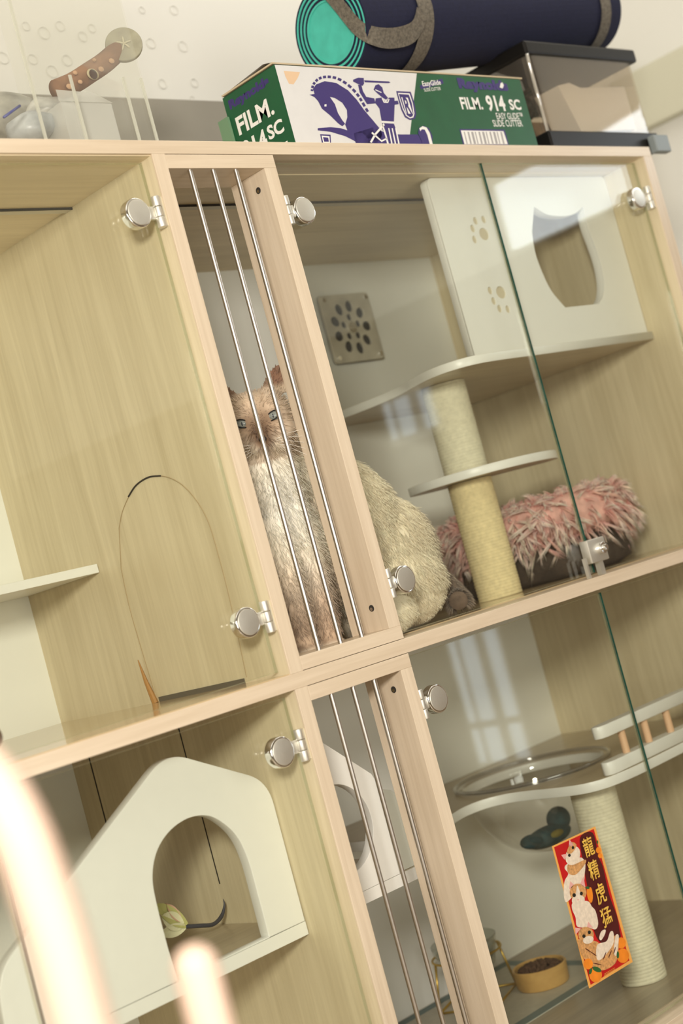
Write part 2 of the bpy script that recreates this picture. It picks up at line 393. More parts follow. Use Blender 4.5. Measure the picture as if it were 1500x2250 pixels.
# seams in the lower divider
for (y0, y1, z0) in ((.2372, .2388, -.24), (.4528, .4550, -.30)):
    b = B(); b.box(-.0006, .0002, y0, y1, z0, ZMB-.004); b.done('panel_seam', M['cable'], P)
b = B(); b.tube([(-.0035, .268, .0005), (-.0035, .276, .03), (-.0035, .281, .06)], [.0045, .0028, .0006], 8)
tag(b.done('wooden_skewer', pbr('amber_varnished_wood', (.40, .20, .06), .4)), 'thin amber wooden skewer leaning beside the arched hatch in the upper left bay', 'stick')

# glass doors with hinges
def hinge(door, xk, xd, z, s=1):
    """knuckle at xk on the stile, round clamp disc at xd on the glass"""
    g = B(); dy = .0185
    g.cyl((xd, dy, z), (xd, .006, z), .0183, seg=48, bev=.0018)
    h = g.done('hinge', M['chrome'], door, True, 35)
    g = B(); g.cyl((xd, .0062, z), (xd, .0050, z), .0155, seg=40, bev=.0006); g.done('disc_cap', M['satin'], h, True, 35) if False else g.done('disc_cap', M['satin'], door, True, 35)
    g = B(); sg = 1 if xk > xd else -1
    g.box(min(xd+sg*.012, xk-sg*.004), max(xd+sg*.012, xk-sg*.004), .009, .014, z-.008, z+.008, .001)
    g.cyl((xk-sg*.006, .007, z-.019), (xk-sg*.006, .007, z-.0065), .0052, seg=20, bev=.0008)
    g.cyl((xk-sg*.006, .007, z-.006), (xk-sg*.006, .007, z+.006), .0046, seg=20, bev=.0006)
    g.cyl((xk-sg*.006, .007, z+.0065), (xk-sg*.006, .007, z+.019), .0052, seg=20, bev=.0008)
    g.box(xk-.0015, xk+.0015, .004, .018, z-.018, z+.018)
    g.done('hinge_knuckle', M['satin'], door, True, 35)
GY0, GY1 = .0185, .0235
def door(xa, xb, z0, z1, hside, hz, yoff=0, name='glass_door'):
    d = B(); e = .0008
    d.box(xa+e, xb-e, GY0, GY1, z0+e, z1-e); o = d.done(name, M['glass'], P)
    ed = B(); ed.box(xa, xa+e, GY0, GY1, z0, z1); ed.done('glass_edge', M['glass_edge'], o)
    ed = B(); ed.box(xb-e*.5, xb, GY0, GY1, z0, z1); ed.done('glass_edge', M['edge_pale'], o)
    ed = B(); ed.box(xa, xb, GY0, GY1, z0, z0+e); ed.done('glass_edge', M['edge_pale'], o)
    ed = B(); ed.box(xa, xb, GY0, GY1, z1-e, z1); ed.done('glass_edge', M['edge_pale'], o)
    for z in hz:
        if hside == 'R': hinge(o, xb+.0022, xb-.034, z)
        else: hinge(o, xa-.0022, xa+.034, z)
    return o
XS = .629
door(-.409, X1-.003, ZM+.006, ZTB-.004, 'R', (.566, .072))
door(-.409, X1-.003, ZL+.006, ZMB-.006, 'R', (-.082, -.56))
door(-.818, -.412, ZM+.006, ZTB-.004, 'L', (.566, .072)); door(-.818, -.412, ZL+.006, ZMB-.006, 'L', (-.082, -.56))
door(X4+.003, XS-.0015, ZM+.006, ZTB-.004, 'L', (.563, .071))
door(X4+.003, XS-.0015, ZL+.006, ZMB-.006, 'L', (-.086, -.56))
door(XS+.0015, X5-.003, ZM+.006, ZTB-.004, 'R', (.567, .071))
door(XS+.0015, X5-.003, ZL+.006, ZMB-.006, 'R', (-.086, -.56))
# glass door lock at the bottom of the right pair
def lock(x, z, nm):
    lk = B(); lk.box(x-.024, x+.018, .002, .0175, z-.016, z+.018, .0015); l = lk.done('door_lock', M['satin'], P, True, 30)
    k = B(); k.cyl((x+.001, .003, z+.002), (x+.001, -.006, z+.002), .0085, seg=28, bev=.001); k.cyl((x+.001, -.006, z+.002), (x+.001, -.011, z+.002), .0045, seg=20, bev=.0006)
    k.done('lock_cylinder', M['chrome'], l, True, 35)
    k = B(); k.box(x-.004, x+.006, .006, .014, .0004, z-.016); k.done('lock_bolt', M['satin'], l)
    k = B(); k.box(x-.034, x-.030, .006, .012, .0004, z-.006); k.done('lock_pin', M['satin'], l)
lock(.634, .036, 0); 
def knob(x, z):
    k = B(); k.cyl((x, .018, z), (x, .000, z), .013, seg=32, bev=.002); k.done('door_lock', M['chrome'], P, True, 35)
knob(-.397, .030)

# fan on the back wall
fan = empty('ventilation_fan', (.762, .499, .514), 'small square clear-framed ventilation fan on the white back wall', 'fan')
cx, cz = .764, .514
petals = []
for k in range(9):
    a = 2*pi*k/9; r0 = .0385
    petals.append([(cx+r0*math.cos(a)+.0105*math.cos(t)*math.cos(a)-.0088*math.sin(t)*math.sin(a), cz+r0*math.sin(a)+.0105*math.cos(t)*math.sin(a)+.0088*math.sin(t)*math.cos(a)) for t in [2*pi*j/14 for j in range(14)]])
for k in range(5):
    a = 2*pi*k/5+.3; r0 = .0185
    petals.append([(cx+r0*math.cos(a)+.0062*math.cos(t), cz+r0*math.sin(a)+.0062*math.sin(t)) for t in [2*pi*j/12 for j in range(12)]])
sq = roundpoly([(cx-.061, cz-.061), (cx+.061, cz-.061), (cx+.061, cz+.061), (cx-.061, cz+.061)], [.008]*4)
plate('fan_cover', sq, petals, .004, 'y', .487, pbr('pale_translucent_plastic', (.56, .52, .42), .3, var=.15, scale=30), fan, .0004)
b = B(); b.box(cx-.050, cx+.050, .4915, .4995, cz-.060, cz+.060, .002); b.done('fan_body', pbr('fan_body_dark', (.055, .06, .065), .35), fan)
for sx in (-1, 1):
    for sz in (-1, 1):
        b = B(); b.cyl((cx+sx*.052, .488, cz+sz*.052), (cx+sx*.052, .484, cz+sz*.052), .004, seg=14); b.done('screw', M['chrome'], fan)
b = B(); b.cyl((cx, .4875, cz), (cx, .485, cz), .010, seg=24); b.done('fan_hub', M['satin'], fan)

# ------------------------------------------------------------------ upper right bay
def sisal(name, x, y, z0, z1, r, mat, parent, pitch=.0048):
    bm = bmesh.new(); seg = 40; nz = int((z1-z0)/pitch*6); rows = []
    for i in range(nz+1):
        z = z0+(z1-z0)*i/nz; row = []
        for k in range(seg):
            a = 2*pi*k/seg; ph = (z/pitch - k/seg)*2*pi
            rr = r + .0011*(abs(math.cos(ph/2))**.7) - .0004 + .0003*noise.noise(Vector((math.cos(a)*3, math.sin(a)*3, z*60)))
            row.append(bm.verts.new((x+rr*math.cos(a), y+rr*math.sin(a), z)))
        rows.append(row)
    for i in range(nz):
        for k in range(seg): bm.faces.new((rows[i][k], rows[i][(k+1) % seg], rows[i+1][(k+1) % seg], rows[i+1][k]))
    bm.faces.new(rows[0][::-1]); bm.faces.new(rows[-1])
    me = bpy.data.meshes.new(name); bm.to_mesh(me); bm.free()
    return link(name, me, mat, parent, True)
PX, PY = .643, .216
tr = empty('cat_tree', (PX, PY, .0), 'white wavy cat shelf on a yellow sisal post with a round step, upper right bay', 'cat tree')
out = [(X5-.001, .075), (.70, .072), (.62, .070), (.575, .074), (.548, .090), (.536, .118), (.540, .155), (.560, .205), (.585, .26), (.597, .33), (.597, .42), (.600, D-.001)]
o2 = [(X5-.001, D-.001), (X5-.001, .075)] + crom(out[1:], 8, False)
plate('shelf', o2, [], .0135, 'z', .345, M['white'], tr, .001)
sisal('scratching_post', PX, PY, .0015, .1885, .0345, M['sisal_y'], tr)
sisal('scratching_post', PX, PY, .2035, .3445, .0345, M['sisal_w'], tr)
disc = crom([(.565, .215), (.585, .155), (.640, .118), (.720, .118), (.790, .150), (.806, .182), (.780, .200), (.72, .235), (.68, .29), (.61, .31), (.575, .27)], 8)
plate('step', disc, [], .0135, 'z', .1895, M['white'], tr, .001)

den = empty('cat_den', (.80, .085, .36), 'white box den with a cat-head doorway and carved paw prints on the upper shelf', 'cat den')
XA = .578
hx = [(1165, 505), (1163, 470), (1175, 446), (1200, 458), (1225, 474), (1250, 476), (1268, 458), (1284, 446), (1298, 466), (1312, 500), (1322, 545), (1326, 590), (1326, 630), (1322, 668), (1316, 668)]
hole = [(1172, 455), (1200, 472), (1235, 476), (1262, 470), (1279, 455), (1290, 500), (1305, 540), (1318, 580), (1325, 620), (1323, 650), (1314, 668), (1276, 672), (1240, 676), (1210, 640), (1190, 600), (1174, 555), (1167, 510)]
hole = [tuple((lambda v: (v.x, v.z))(U(px, py, 'y', .085))) for px, py in hole]
hole = hole[:0]+crom(hole[4:11], 5, False)[:-1]+[hole[10], hole[12]]+crom(hole[12:17], 5, False)[1:]+crom(hole[0:5], 5, False)[:-1]
def ell(c, rx, rz): return [(c.x+rx*math.cos(t), c.z+rz*math.sin(t)) for t in [2*pi*j/16 for j in range(16)]]
def paw(px, py, toes): return [ell(U(px, py, 'y', .085), .0112, .0098)]+[ell(U(px+a, py+c, 'y', .085), .0052, .0060) for a, c in toes]
front = roundpoly([(XA, .3587), (X5-.0012, .3587), (X5-.0012, ZTB-.002), (XA, ZTB-.002)], [0, 0, .012, .012])
pw = paw(1062, 515, ((-19, -29), (-1, -32), (-25, -12), (-21, 12)))
ang2 = paw(1099, 643, ((-24, -4), (-16, 19), (-3, 36), (15, 37)))
plate('den_front', front, [hole]+pw+ang2, .0028, 'y', .0835, M['white'], den, .0003)
plate('den_front_backing', front, [hole], .0125, 'y', .0865, M['white'], den, .0003)

for loop in pw+ang2: plate('paw_print', loop, [], .0006, 'y', .0857, pbr('carved_beige', (.60, .53, .38), .6) if 'carved_beige' not in bpy.data.materials else bpy.data.materials['carved_beige'], den, .0)
# fluffy bed
def strands(name, samples, parent, mat, rad=.0009, segs=3, colfn=None):
    """samples: list of (root, direction, length, bend, colour_root, colour_tip)"""
    vs_, fs, cs = [], [], []
    for (p, d, L, bend, c0, c1) in samples:
        d = d.normalized(); s1 = d.orthogonal().normalized(); s2 = d.cross(s1); base = len(vs_)
        for i in range(segs):
            t = i/segs; q = p + d*(L*t) + bend*(L*t*t); w = rad*(1-.55*t); c = [a+(b_-a)*t for a, b_ in zip(c0, c1)]
            for k in range(3):
                a = 2*pi*k/3; vs_.append(q+(s1*math.cos(a)+s2*math.sin(a))*w); cs.append(c)
        vs_.append(p+d*L+bend*L); cs.append(c1)
        for i in range(segs-1):
            for k in range(3):
                a = base+i*3+k; c_ = base+i*3+(k+1) % 3; fs.append((a, c_, c_+3, a+3))
        t = base+(segs-1)*3
        for k in range(3): fs.append((t+k, t+(k+1) % 3, base+segs*3))
    me = bpy.data.meshes.new(name); me.from_pydata([tuple(v) for v in vs_], [], fs); me.update()
    at = me.color_attributes.new('Col', 'FLOAT_COLOR', 'POINT'); buf = []
    for c in cs: buf += [*c, 1]
    at.data.foreach_set('color', buf)
    return link(name, me, mat, parent, True)
M['furattr'] = attrmat('fur_by_tuft', .85, .2)
BX, BY, BZ, BR, BT = .853, .286, .098, .125, .036
bed = empty('fluffy_cat_bed', (BX, BY, .0), 'round fluffy pink and cream cat bed in the back corner of the upper right bay', 'cat bed')
b = B(); b.lathe((BX, BY, 0), [(.001, .002), (.125, .002), (.145, .01), (.150, .035), (.138, .06), (.06, .05), (.001, .045)], 56)
b.done('bed_base', pbr('dark_brown_plush', (.05, .035, .025), .95, var=.5, scale=30, bump=.8), bed, True)
b = B(); b.tube([(BX+BR*math.cos(2*pi*k/64), BY+BR*math.sin(2*pi*k/64), BZ) for k in range(64)], BT, 20, True)
b.done('bed_ring', pbr('rose_plush', (.70, .40, .34), .95, var=.3, scale=40), bed, True)
S_ = []
rose = (.70, .30, .26); cream = (.93, .84, .73)
for lock in range(1500):
    random.seed(lock*13+5)
    a = random.uniform(0, 2*pi); b_ = random.uniform(0, 2*pi); mixr = random.random(); L0 = random.uniform(.022, .038)
    n0 = Vector((math.cos(a)*math.cos(b_), math.sin(a)*math.cos(b_), math.sin(b_)))
    tang = Vector((-math.sin(a), math.cos(a), 0))
    base = Vector((BX+BR*math.cos(a), BY+BR*math.sin(a), BZ))+n0*(BT-.003)
    d0 = (n0*.9+tang*random.gauss(0, .5)+Vector((0, 0, random.gauss(-.15, .4)))).normalized()
    curl = tang*random.gauss(0, .4)+Vector((0, 0, -.55)); tipc = cream if mixr < .8 else (.86, .56, .48); endp = base+d0*L0+curl*L0
    for k in range(7):
        p = base+Vector((random.gauss(0, .0026), random.gauss(0, .0026), random.gauss(0, .0026)))
        d = ((endp-curl*L0)-p+Vector((random.gauss(0, .0022), random.gauss(0, .0022), random.gauss(0, .0022)))); L = d.length; q = p+d
        if q.x > X5-.004 or q.y > D-.004: continue
        S_.append((p, d, L, curl, rose, tuple(c*random.uniform(.9, 1.05) for c in tipc)))
strands('bed_fur', S_, bed, M['furattr'], .0014, 4)

# ------------------------------------------------------------------ the cat
HD = Vector((.1605, .1195, .3155))
ff = (CAM-HD); ff.z *= .6; ff.normalize()
rr_ = Vector((0, 0, 1)).cross(ff).normalized()          # to the picture's right
uu = ff.cross(rr_).normalized()
def H(r, u, f): return HD+rr_*r+uu*u+ff*f
catroot = empty('cat', (.22, .13, .0), 'cream long-haired cat with brown face and blue eyes sitting behind the upper bars', 'cat')
b = B()
hr = Matrix((rr_, ff, uu)).transposed()                  # columns: right, forward, up
b.ball(H(0, .004, -.004), (.046, .040, .039), 32, hr)    # skull
b.ball(H(0, .016, .002), (.036, .032, .027), 24, hr)     # brow
b.ball(H(-.026, -.014, .004), (.021, .022, .018), 20, hr); b.ball(H(.026, -.014, .004), (.021, .022, .018), 20, hr)  # cheeks
b.ball(H(-.0085, -.031, .030), (.0125, .013, .0105), 16, hr); b.ball(H(.0085, -.031, .030), (.0125, .013, .0105), 16, hr)  # muzzle
b.ball(H(0, -.043, .022), (.011, .012, .008), 16, hr)    # chin
b.ball(H(0, -.028, .010), (.032, .026, .022), 20, hr)
b.cyl(H(0, .014, .030), H(0, -.020, .041), .0090, .0062, 16); b.ball(H(0, -.021, .040), (.0065, .006, .005), 12, hr)   # nose bridge
def cap(a, c, r0, r1, seg=24):
    b.cyl(a, c, r0, r1, seg); b.ball(a, r0, seg); b.ball(c, r1, seg)
neck = HD+Vector((.012, .012, -.03))
cap(neck, Vector((.168, .142, .225)), .036, .047)
b.ball((.160, .135, .235), (.046, .044, .06)); b.ball((.165, .140, .175), (.047, .048, .080))
b.ball((.185, .150, .12), (.052, .052, .085)); b.ball((.300, .165, .150), (.100, .068, .112))
b.ball((.358, .165, .110), (.092, .070, .090)); b.ball((.352, .130, .062), (.072, .045, .060)); b.ball((.33, .2, .05), (.06, .04, .05))
cap(Vector((.20, .15, .255)), Vector((.32, .165, .15)), .045, .062)
for (sx, sy, fx, fy) in ((.132, .120, .118, .098), (.182, .120, .160, .094)):
    cap(Vector((sx, sy, .165)), Vector((fx+.004, fy+.006, .085)), .026, .0195); cap(Vector((fx+.004, fy+.006, .085)), Vector((fx, fy, .026)), .0195, .0165)
    b.ball((fx-.006, fy-.008, .0125), (.0185, .0185, .0115), 20)
    for t in (-.010, -.0035, .0035, .010): b.ball((fx-.014+t*.7, fy-.018-t*.7, .0095), (.0058, .0058, .0078), 10)
cap(Vector((.290, .085, .030)), Vector((.228, .052, .016)), .022, .015); b.ball((.222, .049, .014), (.019, .014, .0125), 16)   # hind foot
for t in (-.008, 0, .008): b.ball((.209, .047+t, .010), (.006, .0045, .008), 10)
me0 = bpy.data.meshes.new('cat_body'); b.bm.to_mesh(me0); b.bm.free()
# ears as curved shells, joined by the remesh
def ear(sgn):
    bm = bmesh.new(); rows = []
    base_c = H(sgn*.029, .030, -.004); tip = H(sgn*.044, .068, -.002)
    for i in range(9):
        t = i/8; c = base_c.lerp(tip, t); w = .0195*(1-t**1.6)**.62+.0012
        row = []
        for s_ in (-1, -.5, 0, .5, 1):
            for side in (0, 1):
                row.append(bm.verts.new(c+rr_*(s_*w)+ff*(.010*(s_*s_)*(1-t*.4)-(.0045 if side else 0))))
        rows.append(row)
    for i in range(8):
        A, C_ = rows[i], rows[i+1]
        for k in range(4):
            for side in (0, 1):
                bm.faces.new((A[k*2+side], A[k*2+2+side], C_[k*2+2+side], C_[k*2+side]))
        bm.faces.new((A[0], A[1], C_[1], C_[0])); bm.faces.new((A[8], A[9], C_[9], C_[8]))
    for R_ in (rows[0], rows[-1]):
        for k in range(4): bm.faces.new((R_[k*2], R_[k*2+2], R_[k*2+3], R_[k*2+1]))
    bmesh.ops.recalc_face_normals(bm, faces=bm.faces); m_ = bpy.data.meshes.new('e'); bm.to_mesh(m_); bm.free(); return m_
bmj = bmesh.new(); bmj.from_mesh(me0)
for s_ in (-1, 1): bmj.from_mesh(ear(s_))
bmj.to_mesh(me0); bmj.free()
tmp = bpy.data.objects.new('tmpcat', me0); COL.objects.link(tmp)
md = tmp.modifiers.new('r', 'REMESH'); md.mode = 'VOXEL'; md.voxel_size = .0026
md = tmp.modifiers.new('s', 'SMOOTH'); md.iterations = 4; md.factor = .5
dg = bpy.context.evaluated_depsgraph_get(); cme = bpy.data.meshes.new_from_object(tmp.evaluated_get(dg)); bpy.data.objects.remove(tmp)
CR = (.96, .87, .69); TAN = (.52, .37, .25); BRN = (.20, .12, .07); DK = (.07, .045, .03); BUFF = (.84, .67, .46)
def mix(a, c, t): t = max(0, min(1, t)); return tuple(x+(y-x)*t for x, y in zip(a, c))
def sm(e0, e1, x):
    t = max(0, min(1, (x-e0)/(e1-e0))); return t*t*(3-2*t)
def catcol(p, n=None):
    d = p-HD; r, u, f = d.dot(rr_), d.dot(uu), d.dot(ff)
    nz = noise.noise(p*55)*.5+noise.noise(p*160)*.25
    c = mix(CR, BUFF, .28+nz*.5)
    # body: shaded points on legs, flank line, belly paler
    if p.z < .30:
        leg = sm(.17, .04, p.z)*sm(.245, .20, p.x)
        c = mix(c, TAN, leg*(.92+nz*.4))
        c = mix(c, BRN, leg*sm(.15, -.4, nz)*.7)
        c = mix(c, CR, sm(.022, .010, p.z)*sm(.25, .20, p.x)*.9)
        bib = math.exp(-((p.x-.150)/.050)**2-((p.z-.205)/.085)**2)*sm(.17, .13, p.y)
        c = mix(c, (.99, .95, .84), bib)
        c = mix(c, BRN, sm(.40, .425, p.x)*.8)
        if p.x > .21: c = mix(c, (.86, .76, .60), .5)
    if u > -.05 and d.length < .095:
        face = math.exp(-(r/.030)**2-((u+.004)/.035)**2)*sm(-.01, .02, f)
        c = mix(c, TAN, .50+face*.55)
        c = mix(c, CR, math.exp(-((abs(r)-.016)/.013)**2-((u+.033)/.012)**2)*sm(.0, .02, f)*.75)
        c = mix(c, (.80, .62, .44), math.exp(-(r/.02)**2-((u-.030)/.012)**2)*.6)
        c = mix(c, BRN, math.exp(-((r)/.0125)**2-((u+.014)/.017)**2)*sm(.012, .026, f)*1.25)
        c = mix(c, BRN, math.exp(-((r)/.014)**2-((u+.026)/.010)**2)*sm(.015, .03, f)*1.1)
        c = mix(c, DK, math.exp(-(r/.0048)**2-((u+.0235)/.0042)**2)*sm(.030, .038, f))
        for s_ in (-1, 1):
            e = math.exp(-((r-s_*.0205)/.0125)**4-((u-.0035)/.0085)**4)*sm(.01, .02, f); c = mix(c, BRN, e*.6)
        if u > .038:
            er = sm(.038, .048, u); c = mix(c, BRN, er*.9); c = mix(c, (.50, .28, .19), er*math.exp(-((abs(r)-.037)/.009)**2)*sm(-.012, .002, f)*.8)
    return c
setcol(cme, lambda p, n: catcol(p, n))
bodyc = link('body', cme, M['furattr'], catroot, True)
# eyes
for s_ in (-1, 1):
    ec = H(s_*.0205, .0035, .0245)
    e = B(); e.ball(ec, (.0102, .0102, .0102), 24, hr)
    for v in e.bm.verts:
        dd = v.co-ec; uu_ = dd.dot(uu); v.co = v.co-uu*(uu_*.30)
    eb = e.done('eye', pbr('pale_blue_iris', (.25, .275, .25), .10, var=.35, scale=350, coat=.5), catroot, True)
    pu = B(); pu.ball(ec+ff*.0089, (.0018, .0014, .0028), 14, hr); pu.done('pupil', pbr('pupil_dark', (.05, .06, .07), .1), eb, True)
    # lids: dark rim and fur folds above and below so the eye reads as an almond
    rim = B(); pts = []
    for k in range(28):
        t = 2*pi*k/28; x = .0092*math.cos(t); y = .0058*math.sin(t)*(1 if math.sin(t) > 0 else .85)+x*s_*.30
        pts.append(ec+rr_*x+uu*y+ff*(math.sqrt(max(0, .0104**2-x*x-y*y))-.0002))
    rim.tube(pts, .0008, 8, True); rim.done('eye_rim', M['black'], eb, True)
# nose leather
b = B(); b.ball(H(0, -.0225, .0445), (.0052, .003, .0038), 16, hr); b.done('nose', pbr('dark_nose', (.03, .02, .018), .4), catroot, True)
# fur strands over the body
bm = bmesh.new(); bm.from_mesh(cme); off = wpos(catroot); tri = []; tot = 0
bmesh.ops.triangulate(bm, faces=bm.faces)
for f in bm.faces:
    c = f.calc_center_median()+off
    tot += f.calc_area(); tri.append((tot, [v.co+off for v in f.verts], f.normal.copy()))
import bisect
cum = [t[0] for t in tri]; S_ = []; random.seed(3)
for k in range(34000):
    t = tri[min(len(tri)-1, bisect.bisect(cum, random.random()*tot))]; a, c = random.random(), random.random()
    if a+c > 1: a, c = 1-a, 1-c
    p = t[1][0]+(t[1][1]-t[1][0])*a+(t[1][2]-t[1][0])*c; n = t[2]
    d = p-HD; head = d.length < .078 and d.dot(uu) > -.055
    f_, r_, u_ = d.dot(ff), d.dot(rr_), d.dot(uu)
    if head:
        ed = math.sqrt(min(((r_-.0205)**2+(u_-.0035)**2*1.6), ((r_+.0205)**2+(u_-.0035)**2*1.6)))
        if f_ > .008 and ed < .0105: continue
        if abs(r_) < .006 and -.029 < u_ < -.017 and f_ > .02: continue
        out_ = (rr_*r_+uu*(u_-.0)).normalized(); L = random.uniform(.005, .009) if u_ < .036 else random.uniform(.003, .005)
        if f_ > .012 and (ed < .016 or (abs(r_) < .010 and u_ > -.02)): L = random.uniform(.002, .0035)
        if abs(r_) > .030 and u_ < .01: L *= 1.8
        dr = n*.45+out_*.9; bend = Vector((0, 0, -.15))
    else:
        low = p.z < .05
        L = random.uniform(.010, .020)*(.45 if low else 1); dr = n*.75+Vector((0, 0, -1.0)); bend = -n*.25
        if p.z < .02: L *= .5
    dr = dr.normalized()+Vector((random.gauss(0, .18), random.gauss(0, .18), random.gauss(0, .18)))
    q = p+dr.normalized()*L
    if q.z < .002 or q.y < .028 or (q.x > .168 and q.x < .20 and q.y < .072) or (q.y < .06 and q.x < .03) or q.x < .022: continue
    c0 = catcol(p); j = random.uniform(.9, 1.12); S_.append((p, dr, L, bend, tuple(x*.9*j for x in c0), tuple(min(.98, x*1.07*j) for x in c0)))
bm.free()
strands('fur', S_, catroot, M['furattr'], .00055, 3)
# whiskers
b = B()
for s_ in (-1, 1):
    for k in range(5):
        p0 = H(s_*.013, -.030-.002*k+.003, .036); b.tube([p0, p0+rr_*s_*.02+uu*(.004-.003*k)+ff*.004, p0+rr_*s_*.045+uu*(.004-.008*k)], [.0003, .00025, .0001], 5)
b.done('whiskers', pbr('white_whisker', (.9, .87, .8), .5), catroot)
# dark tail curled by the rump
b = B(); tp = crom([(.39, .19, .075), (.425, .19, .085), (.452, .180, .075), (.462, .160, .050), (.458, .138, .026), (.440, .118, .020)], 6, False)
b.tube(tp, [.013+.004*math.sin(i/len(tp)*pi) for i in range(len(tp))], 16)
tm = b.done('tail', pbr('dark_brown_fur', (.16, .11, .08), .95, var=.4, scale=60), catroot, True)
S_ = []
random.seed(11)
for k in range(3800):
    i = random.randrange(len(tp)-1); c = Vector(tp[i]).lerp(Vector(tp[i+1]), random.random()); ax_ = (Vector(tp[i+1])-Vector(tp[i])).normalized()
    n_ = Vector((random.gauss(0, 1), random.gauss(0, 1), random.gauss(0, 1))); n_ = (n_-ax_*n_.dot(ax_)).normalized()
    p = c+n_*.0135; L = random.uniform(.008, .018); q = p+n_*L
    if q.z < .003: continue
    cc = mix((.07, .05, .04), (.42, .32, .25), random.random()**2); S_.append((p, n_*.6+ax_*.9, L, Vector((0, 0, -.3)), cc, mix(cc, (.6, .48, .38), .4)))
strands('tail_fur', S_, tm, M['furattr'], .0006, 3)

# ------------------------------------------------------------------ left bays
sh = box('wall_shelf', -.62, -.0008, .318, .4995, .184, .196, M['white'], None, .0008)
tag(sh, 'small white shelf on the white back wall of the upper left bay', 'shelf')

hs = empty('cat_house', (-.2, .09, -.307), 'white gabled cat house front with a tall arched doorway, lower left bay', 'cat house')
gab = roundpoly([(-.0012, -.2912), (-.0012, -.118), (-.134, -.047), (-.408, -.205), (-.416, -.2912)], [0, .030, .030, .030, 0], 10)
dr_ = [(-.199, -.215), (-.196, -.177), (-.182, -.150), (-.158, -.133), (-.128, -.1265), (-.100, -.132), (-.080, -.148), (-.066, -.170), (-.060, -.200), (-.0595, -.245), (-.0595, -.290)]
door_ = crom(dr_, 6, False)+[(-.1975, -.290), (-.199, -.25)]
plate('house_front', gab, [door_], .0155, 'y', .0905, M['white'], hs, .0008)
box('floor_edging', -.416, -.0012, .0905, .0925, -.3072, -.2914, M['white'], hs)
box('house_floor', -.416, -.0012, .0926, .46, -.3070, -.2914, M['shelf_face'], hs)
# feather toy
ft = empty('feather_toy', (-.10, .20, -.2905), 'yellow-green feather teaser with a dark curling wire, lying in the arched house', 'cat toy')
b = B(); w0 = [U(405, 2036, 'y', .21), U(440, 2034, 'y', .215), U(468, 2031, 'y', .22), U(486, 2014, 'y', .225), U(493, 1990, 'y', .225), U(490, 1975, 'y', .225)]
b.tube(crom([tuple(v) for v in w0], 6, False), [.0026]*18+[.0026-.0002*i for i in range(13)], 8); b.done('wire_tail', pbr('dark_blue_grey_wire', (.06, .06, .075), .5), ft, True)
b = B()
for (s0, e0, w_, mi) in (((408, 2034), (335, 1985), .010, 0), ((400, 2034), (350, 2012), .011, 1), ((405, 2036), (345, 2055), .008, 1), ((395, 2024), (362, 1985), .006, 2)):
    A = U(*s0, 'y', .205); C_ = U(*e0, 'y', .20); b.mi = mi; dr = C_-A; L = dr.length; sd = dr.normalized().cross(Vector((0, 1, 0))).normalized()
    n = 10
    for i in range(n):
        t0, t1 = i/n, (i+1)/n
        wa, wb = w_*math.sin(pi*min(1, t0*1.0+.06))**.7, w_*math.sin(pi*max(0, min(1, t1*.97+.06)))**.7
        for sg in (1, -1):
            b.poly([A+dr*t0, A+dr*t1, A+dr*t1+sd*sg*wb+Vector((0, -.003, 0)), A+dr*t0+sd*sg*wa+Vector((0, -.003, 0))])
b.done('feather', [pbr('olive_feather', (.50, .48, .18), .9), pbr('cream_feather', (.74, .70, .46), .9), pbr('pink_feather', (.70, .42, .30), .9)], ft)
rt = B(); rt.ball((-.445, .30, -.585), .024, 20); tag(rt.done('toy_ball', pbr('red_felt', (.55, .05, .03), .9)), 'small red toy ball at the lower left corner', 'ball')

# round-holed house behind the lower bars
rh = empty('cat_house', (.1, .093, -.3055), 'white cat house with a round porthole, seen behind the lower bars', 'cat house')
oc = [(X2+.0015, -.290), (.1712, -.290), (.1715, -.165), (.168, -.1575), (.121, -.1155), (.060, -.062), (X2+.0015, -.050)]
hc = [(.0925+.0560*math.cos(t), -.2080+.0560*math.sin(t)) for t in [2*pi*j/40 for j in range(40)]]
plate('house_front', oc, [hc], .0150, 'y', .0935, M['white'], rh, .0006)
plate('house_side_board', [(.1735, -.290), (.262, -.290), (.262, -.240), (.2005, -.188), (.190, -.184), (.1735, -.184)], [], .0150, 'y', .101, pbr('greenish_white_board', (.66, .67, .58), .4), rh, .0006)
box('floor_edging', X2+.0015, .262, .0935, .0955, -.3055, -.2902, M['white'], rh)
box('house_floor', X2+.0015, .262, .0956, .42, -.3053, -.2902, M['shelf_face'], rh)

# ------------------------------------------------------------------ lower right bay
tr2 = empty('cat_tree', (.695, .155, ZL), 'white wavy shelf with dowel railing on a thick pale sisal post, lower right bay', 'cat tree')
ZS = -.3035
out = [(X5-.001, .076), (.80, .072), (.70, .068), (.64, .070), (.600, .080), (.578, .105), (.572, .15), (.574, .20), (.570, .245), (.548, .275), (.510, .283), (.465, .272), (.42, .262), (.385, .272), (.36, .31), (.352, .38), (.352, D-.001)]
o2 = [(X5-.001, D-.001), (X5-.001, .076)] + crom(out[1:], 8, False)
BCX, BCY, BRR = .700, .300, .118
bh = [(BCX+BRR*math.cos(2*pi*k/48), BCY+BRR*math.sin(2*pi*k/48)) for k in range(48)]
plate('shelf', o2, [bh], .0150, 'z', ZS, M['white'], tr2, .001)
PX2, PY2 = .652, .150
sisal('scratching_post', PX2, PY2, ZL+.002, ZS-.0005, .0345, M['sisal_w'], tr2, .0052)
rl = [(X5-.001, .076), (.80, .072), (.70, .068), (.648, .069), (.622, .072)]
def rail(name, z0, z1, x0):
    o = [(X5-.0015, .098), (x0+.012, .094), (x0+.002, .090), (x0-.002, .083), (x0+.002, .075), (x0+.012, .071), (X5-.0015, .074)]
    plate(name, o, [], z1-z0, 'z', z0, M['white'], tr2, .0015)
